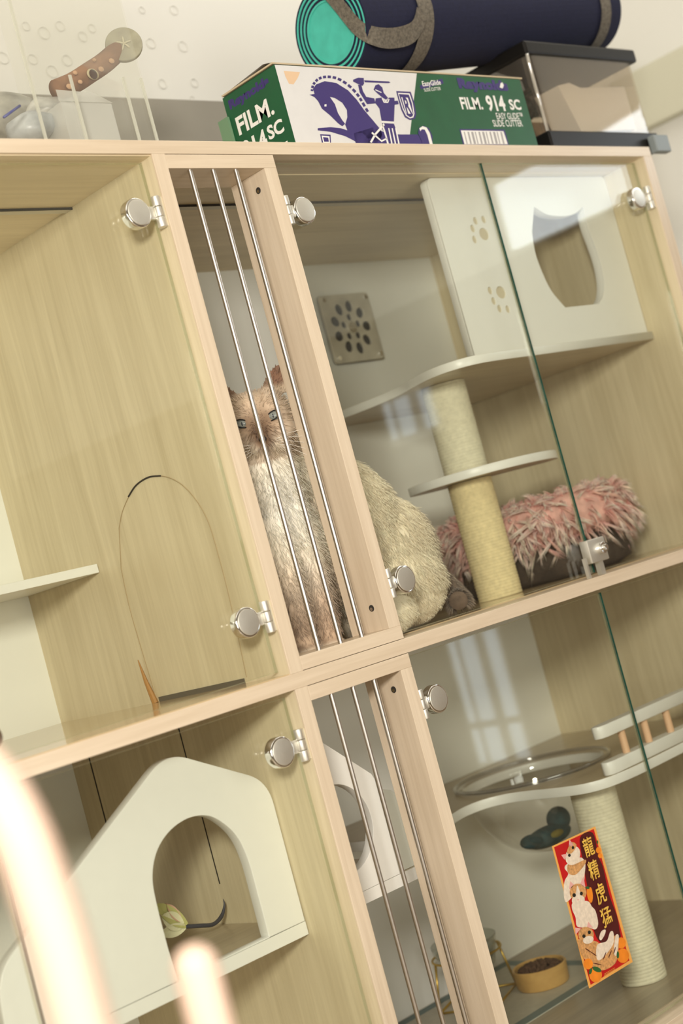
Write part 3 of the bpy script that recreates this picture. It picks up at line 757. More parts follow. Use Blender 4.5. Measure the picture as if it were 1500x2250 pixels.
rail('lower_rail', ZS+.0153, ZS+.0350, .612); rail('upper_rail', ZS+.0700, ZS+.0885, .612)
for x in (.672, .732, .792, .852, .912, .972):
    b = B(); b.cyl((x, .083, ZS+.0345), (x, .083, ZS+.0705), .0058, seg=20); b.done('railing_dowel', M['dowel'], tr2, True, 40)
# hanging clear bowl in the shelf
bw = empty('acrylic_bowl', (BCX, BCY, ZS), 'clear acrylic hemisphere bowl hanging through the lower right shelf', 'bowl')
prof = [(BRR+.012, .0165), (BRR+.0125, .019), (BRR-.001, .0195)]+[((BRR-.002)*math.cos(t), .016-.128*math.sin(t)) for t in [pi/2*j/18 for j in range(1, 18)]]+[(.0005, .016-.128)]
b = B(); b.lathe((BCX, BCY, ZS), prof, 64); b.done('bowl_shell', M['acrylic_bowl'], bw, True)
b = B(); b.tube([(BCX+(BRR+.010)*math.cos(2*pi*k/64), BCY+(BRR+.010)*math.sin(2*pi*k/64), ZS+.0205) for k in range(64)], .0032, 10, True)
b.done('bowl_rim', glass('clear_rim', (.72, .70, .66), .12, .85, .05, .05), bw, True)
tt = empty('plush_toy', (BCX-.02, BCY, ZS-.09), 'dark teal fabric toy with a yellow patch lying in the clear bowl', 'cat toy')
c0 = Vector((BCX-.014, BCY-.010, ZS-.085))
b = B(); b.ball(c0, (.050, .026, .016), 24); b.ball(c0+Vector((.034, .0, .018)), (.022, .018, .020), 20); b.ball(c0+Vector((-.042, 0, .004)), (.018, .02, .011), 16)
b.done('toy_body', pbr('dark_teal_felt', (.03, .075, .085), .9, var=.4, scale=60), tt, True)
b = B(); b.ball(c0+Vector((-.004, -.022, .004)), (.016, .006, .006), 14); b.done('toy_patch', pbr('mustard_patch', (.26, .22, .05), .9), tt, True)
# feeding corner
mt = B(); mt.box(.30, .725, .235, .492, ZL+.0017, ZL+.0035, .0005)
fm = empty('feeding_mat', (.51, .36, ZL+.0016), 'flat grey feeding mat with a teal border under the food bowls', 'mat')
mt.done('mat_surface', pbr('grey_mat', (.50, .47, .38), .6, var=.06, scale=80), fm)
b = B()
for (a, c, e, g) in ((.30, .725, .235, .255), (.30, .725, .474, .492), (.705, .725, .255, .474), (.30, .32, .255, .474)): b.box(a, c, e, g, ZL+.0036, ZL+.0042)
b.done('mat_border', pbr('slate_teal_border', (.16, .21, .20), .6), fm)
dsx, dsy, dz = .622, .325, ZL+.0043
dish = empty('wooden_dish', (dsx, dsy, dz), 'round light-wood dish of dry food on the feeding mat', 'dish')
b = B(); b.lathe((dsx, dsy, dz), [(.001, 0), (.040, 0), (.042, .003), (.044, .030), (.0425, .0315), (.040, .030), (.039, .008), (.001, .006)], 48)
b.done('dish_body', wood('golden_dish_wood', (.62, .38, .13), (.50, .29, .09), 'x', .4, .5), dish, True, 40)
b = B(); random.seed(5); b.cyl((dsx, dsy, dz+.008), (dsx, dsy, dz+.022), .0385, seg=32)
for k in range(240):
    a = random.uniform(0, 2*pi); q = math.sqrt(random.random())*.036
    b.ball((dsx+q*math.cos(a), dsy+q*math.sin(a), dz+.024+.010*(1-(q/.036)**2)+random.uniform(-.002, .002)), (.0036, .0036, .0024), 7)
kb = b.done('dry_food', pbr('brown_kibble', (.085, .042, .022), .9, var=.5, scale=300), None, True); tag(kb, 'heap of dark brown dry food filling the wooden dish', 'cat food', kind='stuff')
gx, gy = .553, .405
gs = empty('bowl_stand', (gx, gy, ZL+.004), 'thin gold wire stand holding a glass bowl, behind the wooden stile', 'stand')
b = B()
def ringpts(x, y, z, r, n=48): return [(x+r*math.cos(2*pi*k/n), y+r*math.sin(2*pi*k/n), z) for k in range(n)]
zt = ZL+.092
b.tube(ringpts(gx, gy, zt-.012, .056), .0019, 8, True)
for k in range(4):
    a = pi/4+k*pi/2+.4; a2 = a+pi/2
    t0 = Vector((gx+.056*math.cos(a), gy+.056*math.sin(a), zt-.012)); f0 = Vector((gx+.070*math.cos(a), gy+.070*math.sin(a), ZL+.0062))
    f1 = Vector((gx+.070*math.cos(a2), gy+.070*math.sin(a2), ZL+.0062)); b.tube([t0, f0], .0019, 8); b.tube([f0, f1], .0019, 8)
b.done('wire_frame', pbr('gold_wire', (.62, .42, .10), .3, .8), gs, True)
gb = empty('glass_bowl', (gx, gy, zt-.05), 'clear glass bowl held in the gold wire stand', 'bowl')
b = B(); b.lathe((gx, gy, zt-.052), [(.001, .0), (.025, .0), (.042, .018), (.051, .050), (.0535, .062), (.0515, .062), (.0485, .048), (.038, .020), (.001, .006)], 48)
b.done('bowl_shell', glass('bowl_glass', (.86, .88, .85), .07, .9, .03, .16, (.75, .77, .72)), gb, True)
b = B(); b.lathe((gx, gy, zt-.052), [(.001, .030), (.0435, .030)], 40); b.done('water', glass('water_surface', (.9, .92, .9), .08, .9, .02), gb, True)

# sticker on the lower right door
YS = GY0-.0003
stk = empty('sticker', U(1300, 1995, 'y', YS), 'red vertical sticker with three painted cats and gold characters on the lower right door', 'sticker')
def S(px, py, lay=0):   # px,py in the 5x close-up of the sticker (origin 1180,1780)
    return U(1180+px/5, 1780+py/5, 'y', YS-.00012*lay)
SM = dict(base=pbr('gold_orange_paper', (.85, .42, .10), .4), red=pbr('crimson_print', (.56, .012, .012), .35, var=.15, scale=30), dark=pbr('maroon_print', (.085, .010, .010), .4),
          gold=pbr('gold_print', (.90, .52, .09), .35, var=.25, scale=120), orange=pbr('tangerine_print', (.90, .26, .02), .4, var=.15, scale=50), white=pbr('cream_fur_print', (.82, .70, .56), .5, var=.12, scale=200),
          tabby=pbr('ginger_fur_print', (.62, .32, .12), .5, var=.3, scale=260), pink=pbr('pink_print', (.80, .42, .38), .5), green=pbr('leaf_green_print', (.03, .12, .03), .5), eye=pbr('eye_print', (.02, .02, .015), .3))
names = list(SM)
b = B()
def sp(mat, pts, lay, cr=0):
    b.mi = names.index(mat); q = crom(pts, 5) if cr else pts
    fanpoly(b, [S(x, y, lay) for x, y in q])
def el(mat, x, y, rx, ry, lay, rot=0):
    sp(mat, [(x+rx*math.cos(t)*math.cos(rot)-ry*math.sin(t)*math.sin(rot), y+rx*math.cos(t)*math.sin(rot)+ry*math.sin(t)*math.cos(rot)) for t in [2*pi*k/20 for k in range(20)]], lay)
sp('base', [(160, 398), (636, 178), (1048, 1668), (570, 1960)], 0)
sp('red', [(184, 408), (620, 206), (1012, 1652), (586, 1920)], 1)
sp('dark', [(470, 300), (610, 250), (670, 500), (720, 620), (760, 800), (800, 960), (870, 1150), (900, 1300), (900, 1420), (700, 1460), (600, 1250), (590, 1050), (560, 900), (500, 560)], 2, 1)
# top cat (head tilted)
sp('white', [(330, 590), (300, 640), (340, 700), (300, 780), (290, 900), (310, 1010), (380, 960), (500, 820), (520, 700), (525, 580), (470, 520)], 3, 1)
sp('tabby', [(335, 600), (400, 600), (525, 545), (520, 600), (420, 710), (340, 690)], 4, 1)
el('white', 390, 500, 78, 108, 5, .35); sp('tabby', [(345, 400), (375, 350), (430, 380), (400, 450), (360, 480), (325, 465)], 6, 1)
sp('pink', [(345, 400), (352, 322), (402, 385)], 6); sp('pink', [(330, 480), (262, 492), (298, 545)], 6)
el('eye', 392, 412, 15, 17, 7); el('eye', 352, 497, 15, 17, 7)
# middle cat
sp('white', [(400, 1010), (380, 1080), (420, 1180), (440, 1280), (560, 1290), (640, 1310), (668, 1240), (640, 1110), (600, 1060), (550, 1000)], 5, 1)
el('tabby', 448, 905, 92, 98, 6, -.2); el('white', 450, 990, 72, 58, 7, -.2); sp('white', [(425, 900), (440, 830), (470, 900), (500, 1000), (400, 1000)], 7.5, 1)
sp('pink', [(350, 870), (362, 780), (412, 830)], 6); sp('pink', [(470, 815), (508, 728), (528, 850)], 6)
el('eye', 405, 935, 19, 22, 8); el('eye', 484, 917, 17, 21, 8); el('pink', 448, 985, 9, 7, 8.5)
# bottom cat on its back
sp('tabby', [(450, 1420), (460, 1520), (500, 1610), (600, 1720), (720, 1760), (850, 1690), (890, 1560), (890, 1400), (850, 1380), (780, 1480), (700, 1480), (640, 1440)], 5, 1)
sp('white', [(660, 1480), (760, 1440), (800, 1340), (835, 1345), (830, 1480), (700, 1640), (650, 1620)], 6, 1); sp('white', [(680, 1400), (705, 1330), (750, 1315), (740, 1370), (700, 1430)], 6, 1)
sp('white', [(840, 1560), (860, 1380), (895, 1380), (885, 1500), (870, 1600)], 6, 1)
el('tabby', 535, 1370, 85, 88, 7, -.3); el('white', 560, 1425, 60, 42, 8, -.3); sp('pink', [(420, 1370), (415, 1290), (480, 1300)], 7); sp('pink', [(545, 1290), (560, 1225), (610, 1290)], 7)
el('eye', 512, 1385, 18, 20, 9); el('eye', 572, 1342, 17, 20, 9)
for (x, y, a, c) in ((560, 1540, 40, .6), (620, 1580, 40, .6), (740, 1600, 45, -1.2), (800, 1580, 45, -1.2), (850, 1540, 40, -1.3), (660, 1690, 50, .2)):
    el('dark', x, y, a, 5, 9, c)
# oranges and leaves
for (x, y, r) in ((640, 1810, 82), (560, 1690, 60), (940, 1600, 80), (920, 1460, 62), (672, 440, 34), (690, 500, 28)): el('orange', x, y, r*.85, r, 4 if x > 900 or y < 600 else 7)
sp('orange', [(545, 870), (590, 850), (610, 940), (600, 1010), (575, 1010), (550, 950)], 8, 1)
el('green', 655, 1750, 52, 26, 8, .4); el('green', 585, 1770, 16, 36, 8, .3); el('green', 552, 852, 24, 14, 9, .2); el('green', 660, 352, 9, 20, 9); el('green', 885, 1590, 14, 40, 8)
# characters
ux = (S(900, 1180)-S(0+700, 1270)).normalized(); ux = Vector((1, 0, 0)); uy = Vector((0, 0, 1))
for ch, x, y, w, h in (('龍', 562, 400, .0195, .0245), ('精', 620, 655, .0195, .0245), ('虎', 695, 915, .0190, .0260), ('猛', 762, 1170, .0215, .0245)):
    b.mi = names.index('dark'); text_on(b, ch, S(x, y, 10), ux, uy, w*1.22, h*1.18, .05)
    b.mi = names.index('gold'); text_on(b, ch, S(x, y, 11), ux, uy, w*1.1, h*1.06, .012)
b.mi = names.index('gold')
for dy in (0, 16): b.poly([S(735, 1800+dy, 9), S(850, 1730+dy, 9), S(850, 1734+dy, 9), S(735, 1804+dy, 9)])
me = bpy.data.meshes.new('print'); b.bm.to_mesh(me); b.bm.free(); link('printed_face', me, [SM[k] for k in names], stk)
b = B(); c4 = [S(160, 398), S(636, 178), S(1048, 1668), S(570, 1960)]
b.poly([c+Vector((0, .0001, 0)) for c in c4]); b.done('paper_backing', SM['base'], stk)

# ------------------------------------------------------------------ on top of the cabinet
FY = .022; FZ0, FZ1, FX0, FX1 = ZT, .7690, .2645, .786
fb = empty('cling_film_box', ((FX0+FX1)/2, .08, ZT), 'long green and white cardboard film box printed with a purple knight on horseback', 'box')
GRN = pbr('green_card_print', (.006, .088, .030), .45, var=.08, scale=30); CARD = pbr('white_card', (.70, .69, .68), .55, var=.02); KRAFT = pbr('kraft_card', (.45, .32, .19), .8)
PUR = pbr('purple_print', (.040, .022, .155), .45); WHT = pbr('white_print', (.86, .84, .80), .5); ORG = pbr('scuffed_card', (.74, .52, .33), .8)
FDEP = .112
b = B(); b.box(FX0, FX1, FY+.0008, FY+FDEP, FZ0+.0002, FZ1, .0008); b.done('carton', [GRN], fb)
bm_ = [CARD, GRN, PUR, WHT, KRAFT, ORG]
def Fp(px, py, l=0): return U(470+px/3.125, 120+py/3.125, 'y', FY-.0001*l)      # 3.125x close-up of the left part of the front
def Gp(px, py, l=0): return U(900+px/2.5, 120+py/2.5, 'y', FY-.0001*l)           # 2.5x close-up of the right part
def clampz(v): v = v.copy(); v.z = max(FZ0+.0004, min(FZ1-.0006, v.z)); return v
b = B()
def fp(mi, pts, l, cr=0, fn=Fp):
    b.mi = mi; q = crom(pts, 5) if cr else pts; fanpoly(b, [clampz(fn(x, y, l)) for x, y in q])
xl = FX0+.0006
b.mi = 0; q1 = Fp(1392, 130); q2 = Fp(1345, 545)
b.poly([Vector((xl, FY, FZ0+.0005)), Vector((q2.x+.0, FY, FZ0+.0005)), Vector((q2.x, FY, q2.z)), Vector((q1.x, FY, FZ1-.001)), Vector((xl, FY, FZ1-.001))])
b.mi = 1; b.poly([Vector((q2.x, FY, FZ0+.0005)), Vector((FX1-.0008, FY, FZ0+.0005)), Vector((FX1-.0008, FY, FZ1-.001)), Vector((q1.x, FY, FZ1-.001)), Vector((q2.x, FY, q2.z))])
fp(5, [(478, 112), (590, 120), (575, 160), (545, 205), (515, 200), (490, 150)], 1)
# horse head and neck
fp(2, [(655, 275), (690, 270), (680, 235), (700, 205), (760, 182), (840, 195), (920, 245), (980, 310), (1030, 380), (1090, 450), (1140, 510), (1160, 560), (1100, 620), (1000, 620), (960, 590), (900, 560), (800, 530), (712, 520), (712, 505), (800, 498), (870, 505), (915, 520), (900, 480), (915, 430), (912, 380), (880, 330), (830, 298), (795, 290), (830, 340), (850, 400), (880, 450), (900, 475), (880, 492), (850, 470), (800, 420), (740, 370), (715, 320), (690, 292)], 2)
fp(2, [(960, 540), (1090, 500), (1200, 545), (1290, 548), (1400, 548), (1430, 600), (1430, 650), (980, 650)], 2)
b.mi = 3; fp(3, [(758, 342), (772, 340), (772, 356), (758, 356)], 3)
# mane ticks
for k in range(12):
    t = k/11; a = pi*1.02-(pi*.86)*t; cx_, cy_ = 800+95*t, 262+110*t*t
    x = cx_+(-118+60*t)*math.cos(pi-a) if False else None
mane = crom([(672, 250), (682, 205), (720, 165), (780, 152), (850, 165), (920, 208), (980, 268), (1020, 330), (1060, 400)], 6, False)
for i in range(0, len(mane)-2, 3):
    (x0, y0), (x1, y1) = mane[i], mane[i+2]; dx, dy = x1-x0, y1-y0; L = math.hypot(dx, dy); nx, ny = -dy/L*9, dx/L*9
    fp(2, [(x0+nx, y0+ny), (x1+nx, y1+ny), (x1-nx, y1-ny), (x0-nx, y0-ny)], 2)
# knight
fp(2, [(1030, 176), (1200, 184), (1212, 192), (1195, 196), (1035, 190)], 2); fp(2, [(955, 172), (990, 158), (1028, 160), (1030, 200), (1020, 215), (985, 200), (955, 185)], 2)
fp(2, [(988, 205), (1012, 210), (1022, 250), (1045, 290), (1100, 300), (1108, 335), (1050, 340), (1025, 300), (1000, 260)], 2)
fp(2, [(1095, 240), (1108, 210), (1130, 203), (1155, 225), (1165, 262), (1195, 298), (1180, 310), (1150, 290), (1120, 265)], 2)
fp(3, [(1108, 238), (1150, 258), (1148, 263), (1106, 244)], 3)
fp(2, [(1110, 300), (1150, 295), (1180, 330), (1200, 295), (1238, 295), (1240, 340), (1235, 460), (1150, 455), (1135, 370), (1105, 330)], 2)
fp(3, [(1150, 300), (1165, 330), (1195, 332), (1205, 305), (1198, 305), (1190, 324), (1168, 322), (1158, 300)], 3)
fp(3, [(1150, 455), (1235, 460), (1236, 470), (1150, 466)], 3)
fp(2, [(1155, 470), (1235, 475), (1265, 560), (1290, 640), (1190, 640), (1170, 540), (1150, 500)], 3)
for k in range(3): fp(3, [(1195+24*k, 505), (1203+24*k, 505), (1232+24*k, 640), (1222+24*k, 640)], 4)
for pts in ([(1165, 470), (1100, 545), (1070, 600), (1082, 606), (1112, 552), (1172, 484)], [(1150, 480), (1175, 560), (1190, 620), (1200, 612), (1185, 556), (1160, 478)], [(1080, 540), (1150, 600), (1190, 580), (1186, 570), (1150, 588), (1086, 530)]): fp(3, pts, 4)
# shield
fp(2, [(1250, 250), (1350, 255), (1375, 330), (1388, 410), (1380, 440), (1345, 450), (1310, 430), (1285, 380), (1265, 310)], 2)
fp(3, [(1262, 262), (1342, 266), (1364, 332), (1376, 405), (1368, 432), (1345, 438), (1318, 420), (1294, 372), (1275, 310)], 3)
fp(2, [(1268, 270), (1337, 274), (1358, 334), (1369, 405), (1362, 425), (1345, 430), (1322, 414), (1300, 370), (1281, 310)], 4)
fp(3, [(1285, 292), (1330, 296), (1366, 408), (1318, 404)], 5)
fp(2, [(1236, 318), (1262, 316), (1268, 340), (1240, 345)], 2)
ctr = Fp(1328, 350, 6); b.mi = 2; text_on(b, 'R', ctr, (1, 0, -.02), (-.30*0, 0, 1), .0125, .026, .03)
# small black code mark and barcode
fp(2, [(728, 546), (800, 550), (803, 612), (742, 612)], 2); fp(3, [(738, 556), (792, 560), (796, 606), (750, 606)], 3); fp(2, [(748, 566), (784, 570), (788, 598), (756, 598)], 4)
fp(2, [(1408, 500), (1440, 488), (1475, 505), (1500, 560), (1500, 660), (1400, 660), (1430, 600), (1400, 540)], 5)
X_ = lambda px, py, l=0: Gp(px, py, l)
fp(3, [(52, 405), (70, 393), (92, 400), (110, 430), (128, 500), (112, 500), (96, 440), (82, 412), (66, 410), (58, 420)], 6, 0, X_)
fp(2, [(54, 170), (178, 132), (186, 158), (60, 190)], 2, 0, X_)
ex = Vector((1, 0, .02)); b.mi = 3
text_on(b, 'EasyGlide', Gp(120, 160, 4), Vector((1, 0, .10)), Vector((0, 0, 1)), .042, .0105, .015)
text_on(b, 'SLIDE CUTTER', Gp(124, 190, 4), Vector((1, 0, .10)), Vector((0, 0, 1)), .038, .0050, .005)
b.mi = 2; text_on(b, 'Reynolds', Gp(405, 172, 3), Vector((1, 0, 0)), Vector((.0, 0, 1)), .118, .0215, .07)
b.mi = 3; fp(3, [(498, 158), (508, 152), (516, 168), (510, 186), (494, 180)], 5, 0, X_)
b.mi = 3
text_on(b, 'FILM.', Gp(338, 268, 3), ex, Vector((0, 0, 1)), .050, .0190, .025)
text_on(b, '914', Gp(472, 268, 3), ex, Vector((0, 0, 1)), .044, .0255, .03)
text_on(b, 'SC', Gp(577, 275, 3), ex, Vector((0, 0, 1)), .028, .0170, .03)
text_on(b, 'EASY GLIDE™', Gp(548, 337, 3), ex, Vector((0, 0, 1)), .065, .0105, .008)
text_on(b, 'SLIDE CUTTER', Gp(538, 377, 3), ex, Vector((0, 0, 1)), .072, .0105, .008)
fp(2, [(272, 408), (520, 412), (545, 496), (293, 496)], 2, 0, X_); fp(3, [(280, 416), (514, 420), (538, 492), (300, 492)], 3, 0, X_)
STR = pbr('grey_print', (.38, .36, .36), .6); bm_.append(STR)
for k in range(11):
    x = 296+k*20; fp(6, [(x, 424), (x+6+3*(k % 3), 424), (x+22+3*(k % 3), 490), (x+16, 490)], 4, 0, X_)
me = bpy.data.meshes.new('front_print'); b.bm.to_mesh(me); b.bm.free(); link('front_print', me, bm_, fb)
# left end
b = B()
def Ep(y, z, l=0): return Vector((FX0-.0001*(l+1), y, z))
b.mi = 1; b.poly([Ep(FY+.0012, FZ0+.0006), Ep(FY+FDEP-.002, FZ0+.0006), Ep(FY+FDEP-.002, FZ1-.001), Ep(FY+.0012, FZ1-.001)])
uy_, uz_ = Vector((0, -1, .0)), Vector((0, 0, 1))
b.mi = 2; text_on(b, 'Reynolds', Ep(FY+.060, FZ1-.016, 1), uy_, uz_, .085, .0165, .06)
b.mi = 3
text_on(b, 'FILM.', Ep(FY+.060, FZ1-.047, 1), uy_, uz_, .076, .0250, .03)
text_on(b, '914', Ep(FY+.074, FZ1-.083, 1), uy_, uz_, .050, .0290, .035)
text_on(b, 'SC', Ep(FY+.029, FZ1-.078, 1), uy_, uz_, .032, .0190, .035)
text_on(b, 'EASY GLIDE', Ep(FY+.052, FZ1-.1045, 1), uy_, uz_, .078, .0085, .04)
me = bpy.data.meshes.new('end_print'); b.bm.to_mesh(me); b.bm.free(); link('end_print', me, bm_, fb)
# open flaps
b = B(); b.mi = 0
fl = [(FX0, FZ1+.0003), (FX0+.16, FZ1+.0003), (FX1, FZ1+.0003)]
b.box(FX0-.002, FX1+.008, FY+.001, FY+.110, FZ1+.0008, FZ1+.0032, .0003)
b.done('lid_flap', [pbr('kraft_flap', (.56, .45, .30), .8)], fb)
b = B(); n = 24
for i in range(n):
    x0 = FX0+(.30)*i/n; x1 = FX0+(.30)*(i+1)/n; zf = lambda x: FZ1+.0034+.0045*math.sin(min(1, (x-FX0)/.27)*pi)**.5+.001
    if x1 > FX0+.285: break
    b.poly([Vector((x0, FY+.002, FZ1+.0033)), Vector((x1, FY+.002, FZ1+.0033)), Vector((x1, FY+.020, zf(x1)+.004)), Vector((x0, FY+.020, zf(x0)+.004))])
    b.poly([Vector((x0, FY+.020, zf(x0)+.004)), Vector((x1, FY+.020, zf(x1)+.004)), Vector((x1, FY+.1, FZ1+.0036)), Vector((x0, FY+.1, FZ1+.0036))])
b.done('top_flap', CARD, fb)
b = B(); b.box(FX0-.0045, FX0-.0004, FY+.108, FY+.128, FZ0, FZ1-.028); b.done('end_flap', pbr('faded_green_card', (.16, .28, .16), .7), fb)

# yoga mat
MX0, MX1, MY, MR = .474, 1.140, .098, .0735; MZ = FZ1+.0205+MR
ym = empty('yoga_mat', (MX0, MY, MZ), 'rolled navy yoga mat with teal inner face, lying on the film box', 'yoga mat')
TEAL = pbr('teal_foam', (.07, .50, .40), .85, var=.08, scale=60); NAVY = pbr('navy_foam', (.007, .0085, .034), .95, var=.15, scale=200, bump=.3, bscale=900)
b = B(); turns = 4.2; n = 260; t_ = .0060; pts = []
for i in range(n+1):
    a = i/n*turns*2*pi; r = .0735-t_*1.15*(a/(2*pi)); pts.append((a, r))
def ringv(a, r, x): return Vector((x, MY+r*math.cos(a+2.2), MZ+r*math.sin(a+2.2)))
for i in range(n):
    (a0, r0), (a1, r1) = pts[i], pts[i+1]; s0 = r0-t_*.5; s1 = r1-t_*.5
    b.mi = 1
    b.poly([ringv(a0, r0, MX0), ringv(a1, r1, MX0), ringv(a1, r1, MX1), ringv(a0, r0, MX1)])      # outside navy
    b.poly([ringv(a0, r0, MX0), ringv(a1, r1, MX0), ringv(a1, s1, MX0), ringv(a0, s0, MX0)])      # navy half of the end
    b.poly([ringv(a0, r0, MX1), ringv(a1, r1, MX1), ringv(a1, s1, MX1), ringv(a0, s0, MX1)])
    q0, q1 = r0-t_, r1-t_; b.mi = 0
    b.poly([ringv(a0, s0, MX0), ringv(a1, s1, MX0), ringv(a1, q1, MX0), ringv(a0, q0, MX0)])
    b.poly([ringv(a0, s0, MX1), ringv(a1, s1, MX1), ringv(a1, q1, MX1), ringv(a0, q0, MX1)])
    b.poly([ringv(a0, q0, MX0), ringv(a1, q1, MX0), ringv(a1, q1, MX1), ringv(a0, q0, MX1)])
b.done('rolled_mat', [TEAL, NAVY], ym, True, 40)
b = B(); b.mi = 0; b.cyl((MX0+.0015, MY, MZ), (MX1-.0015, MY, MZ), .0735-t_*1.15*turns-.0008, seg=40); b.done('rolled_core', TEAL, ym, True, 40)
STP = pbr('grey_webbing', (.155, .135, .105), .95, var=.35, scale=260, bump=.8, bscale=700)
def band(x, w, dxs=0):
    b = B(); n = 60; r = MR+.0016
    for i in range(n):
        a0, a1 = 2*pi*i/n, 2*pi*(i+1)/n; f = lambda a: x+dxs*math.sin(a)
        b.poly([Vector((f(a0), MY+r*math.cos(a0), MZ+r*math.sin(a0))), Vector((f(a1), MY+r*math.cos(a1), MZ+r*math.sin(a1))), Vector((f(a1)+w, MY+r*math.cos(a1), MZ+r*math.sin(a1))), Vector((f(a0)+w, MY+r*math.cos(a0), MZ+r*math.sin(a0)))])
    return b.done('strap', STP, ym, True)
band(MX0+.118, .034, .010); band(MX0+.600, .030)
ym.rotation_euler = (0, -.11, 0)
# loose strap across the open end
A0, A1, A2 = U(700, -20, 'x', MX0-.004), U(790, 95, 'x', MX0-.004), Vector((MX0+.02, MY-MR-.003, MZ-.035))
b = B(); L0 = [U(690, -40, 'x', MX0-.006), U(735, 20, 'x', MX0-.006), U(775, 75, 'x', MX0-.005), Vector((MX0+.004, MY-.062, MZ-.050)), Vector((MX0+.05, MY-.058, MZ-.0560)), Vector((MX0+.10, MY-.062, MZ-.050)), Vector((MX0+.132, MY-.0735, MZ-.022))]
up_ = [Vector((0, -.022, .020))*.8]*3+[Vector((.006, -.006, .026)), Vector((0, -.0125, .026)), Vector((-.006, -.011, .026)), Vector((-.020, -.004, .018))]
CC = crom([tuple(v) for v in L0], 6, False); CU = crom([tuple(v) for v in up_], 6, False)
for i in range(len(CC)-1):
    a_, c_ = Vector(CC[i]), Vector(CC[i+1]); ua, uc = Vector(CU[i]), Vector(CU[i+1]); b.poly([a_, c_, c_+uc, a_+ua])
b.done('carry_strap', STP, ym, True)

# clear bin
bn = empty('storage_bin', (.97, .12, ZT), 'clear plastic storage bin with black lid and black base at the right end', 'storage bin')
BX0, BX1, BY0, BY1 = .820, 1.125, .020, .235
b = B(); b.box(BX0, BX1, BY0, BY1, ZT+.002, ZT+.034, .003); b.done('bin_base', M['black'], bn)
b = B(); b.box(BX0+.001, BX1+.002, BY0, BY1, .812, .835, .004); b.done('lid', M['black'], bn)
ro = roundpoly([(BX0+.004, BY0+.004), (BX1-.006, BY0+.004), (BX1-.006, BY1-.004), (BX0+.004, BY1-.004)], [.022, .02, .02, .02], 8)
b = B(); bm = b.bm; z0, z1 = ZT+.034, .812
for t in (0, .002):
    ring0 = []; ring1 = []
    for (x, y) in ro:
        cx_, cy_ = (BX0+BX1)/2, (BY0+BY1)/2; x += t*(1 if x < cx_ else -1); y += t*(1 if y < cy_ else -1)
        ring0.append(bm.verts.new((x, y, z0))); ring1.append(bm.verts.new((x, y, z1)))
    for i in range(len(ro)): j = (i+1) % len(ro); bm.faces.new((ring0[i], ring0[j], ring1[j], ring1[i]))
b.done('bin_wall', M['binplastic'], bn, True, 40)
b = B(); b.tube([(BX0+.006, BY0+.006, z0), (BX0+.0055, BY0+.0055, z0+.07), (BX0+.004, BY0+.004, z0+.11), (BX0+.001, BY0+.001, z1)], .0028, 8); b.done('corner_rib', glass('bright_corner', (.9, .88, .84), .2, .8, .1, .4, (.85, .8, .7)), bn, True)
pb = B(); q = [U(1225, 188, 'y', .05), U(1250, 182, 'y', .05), U(1275, 193, 'y', .05), U(1385, 192, 'y', .05), U(1400, 225, 'y', .05), U(1425, 285, 'y', .05), U(1278, 290, 'y', .05)]
fr_ = [pb.bm.verts.new(v) for v in q]; bk = [pb.bm.verts.new(v+Vector((0, .05, 0))) for v in q]
for v in fr_+bk: v.co.z = max(v.co.z, ZT+.0345); v.co.x = min(v.co.x, BX1-.012)
pb.bm.faces.new(fr_); pb.bm.faces.new(bk[::-1])
for i in range(len(q)): j = (i+1) % len(q); pb.bm.faces.new((fr_[j], fr_[i], bk[i], bk[j]))
tag(pb.done('paper_carton', pbr('plain_white_card', (.88, .87, .82), .7)), 'plain white carton inside the clear storage bin', 'carton')
pc = B(); pc.box(.845, .99, .11, .20, ZT+.0345, ZT+.088, .006)
tag(pc.done('brown_pouch', pbr('brown_paper_pouch', (.30, .22, .15), .7, var=.3, scale=30), None, True, 30), 'brown paper pouch behind the white carton in the bin', 'pouch')
db = B(); db.ball((.93, .16, ZT+.125), (.055, .035, .024), 22); db.ball((1.005, .15, ZT+.135), (.035, .03, .022), 18)
for v in db.bm.verts: v.co += Vector((1, 1, 1))*(noise.noise(v.co*40)*.012); v.co.z = min(v.co.z, .809)
tag(db.done('dark_bag', pbr('dark_brown_bag', (.07, .05, .04), .5, var=.5, scale=40), None, True), 'dark crumpled bag at the top inside the clear bin', 'bag')
bt = B(); bt.box(1.085, 1.128, .004, .018, ZT-.006, ZT+.024, .002); tag(bt.done('tape_strip', pbr('grey_blue_tape', (.24, .27, .27), .5)), 'grey-blue tape tab hanging off the front corner of the storage bin', 'tape')

# grey board along the back
gb_ = box('backing_board', -.70, 1.02, .478, .498, ZT+.0005, .921, M['grey'], None, .001)
tag(gb_, 'long grey board standing against the wall behind the boxes', 'board')
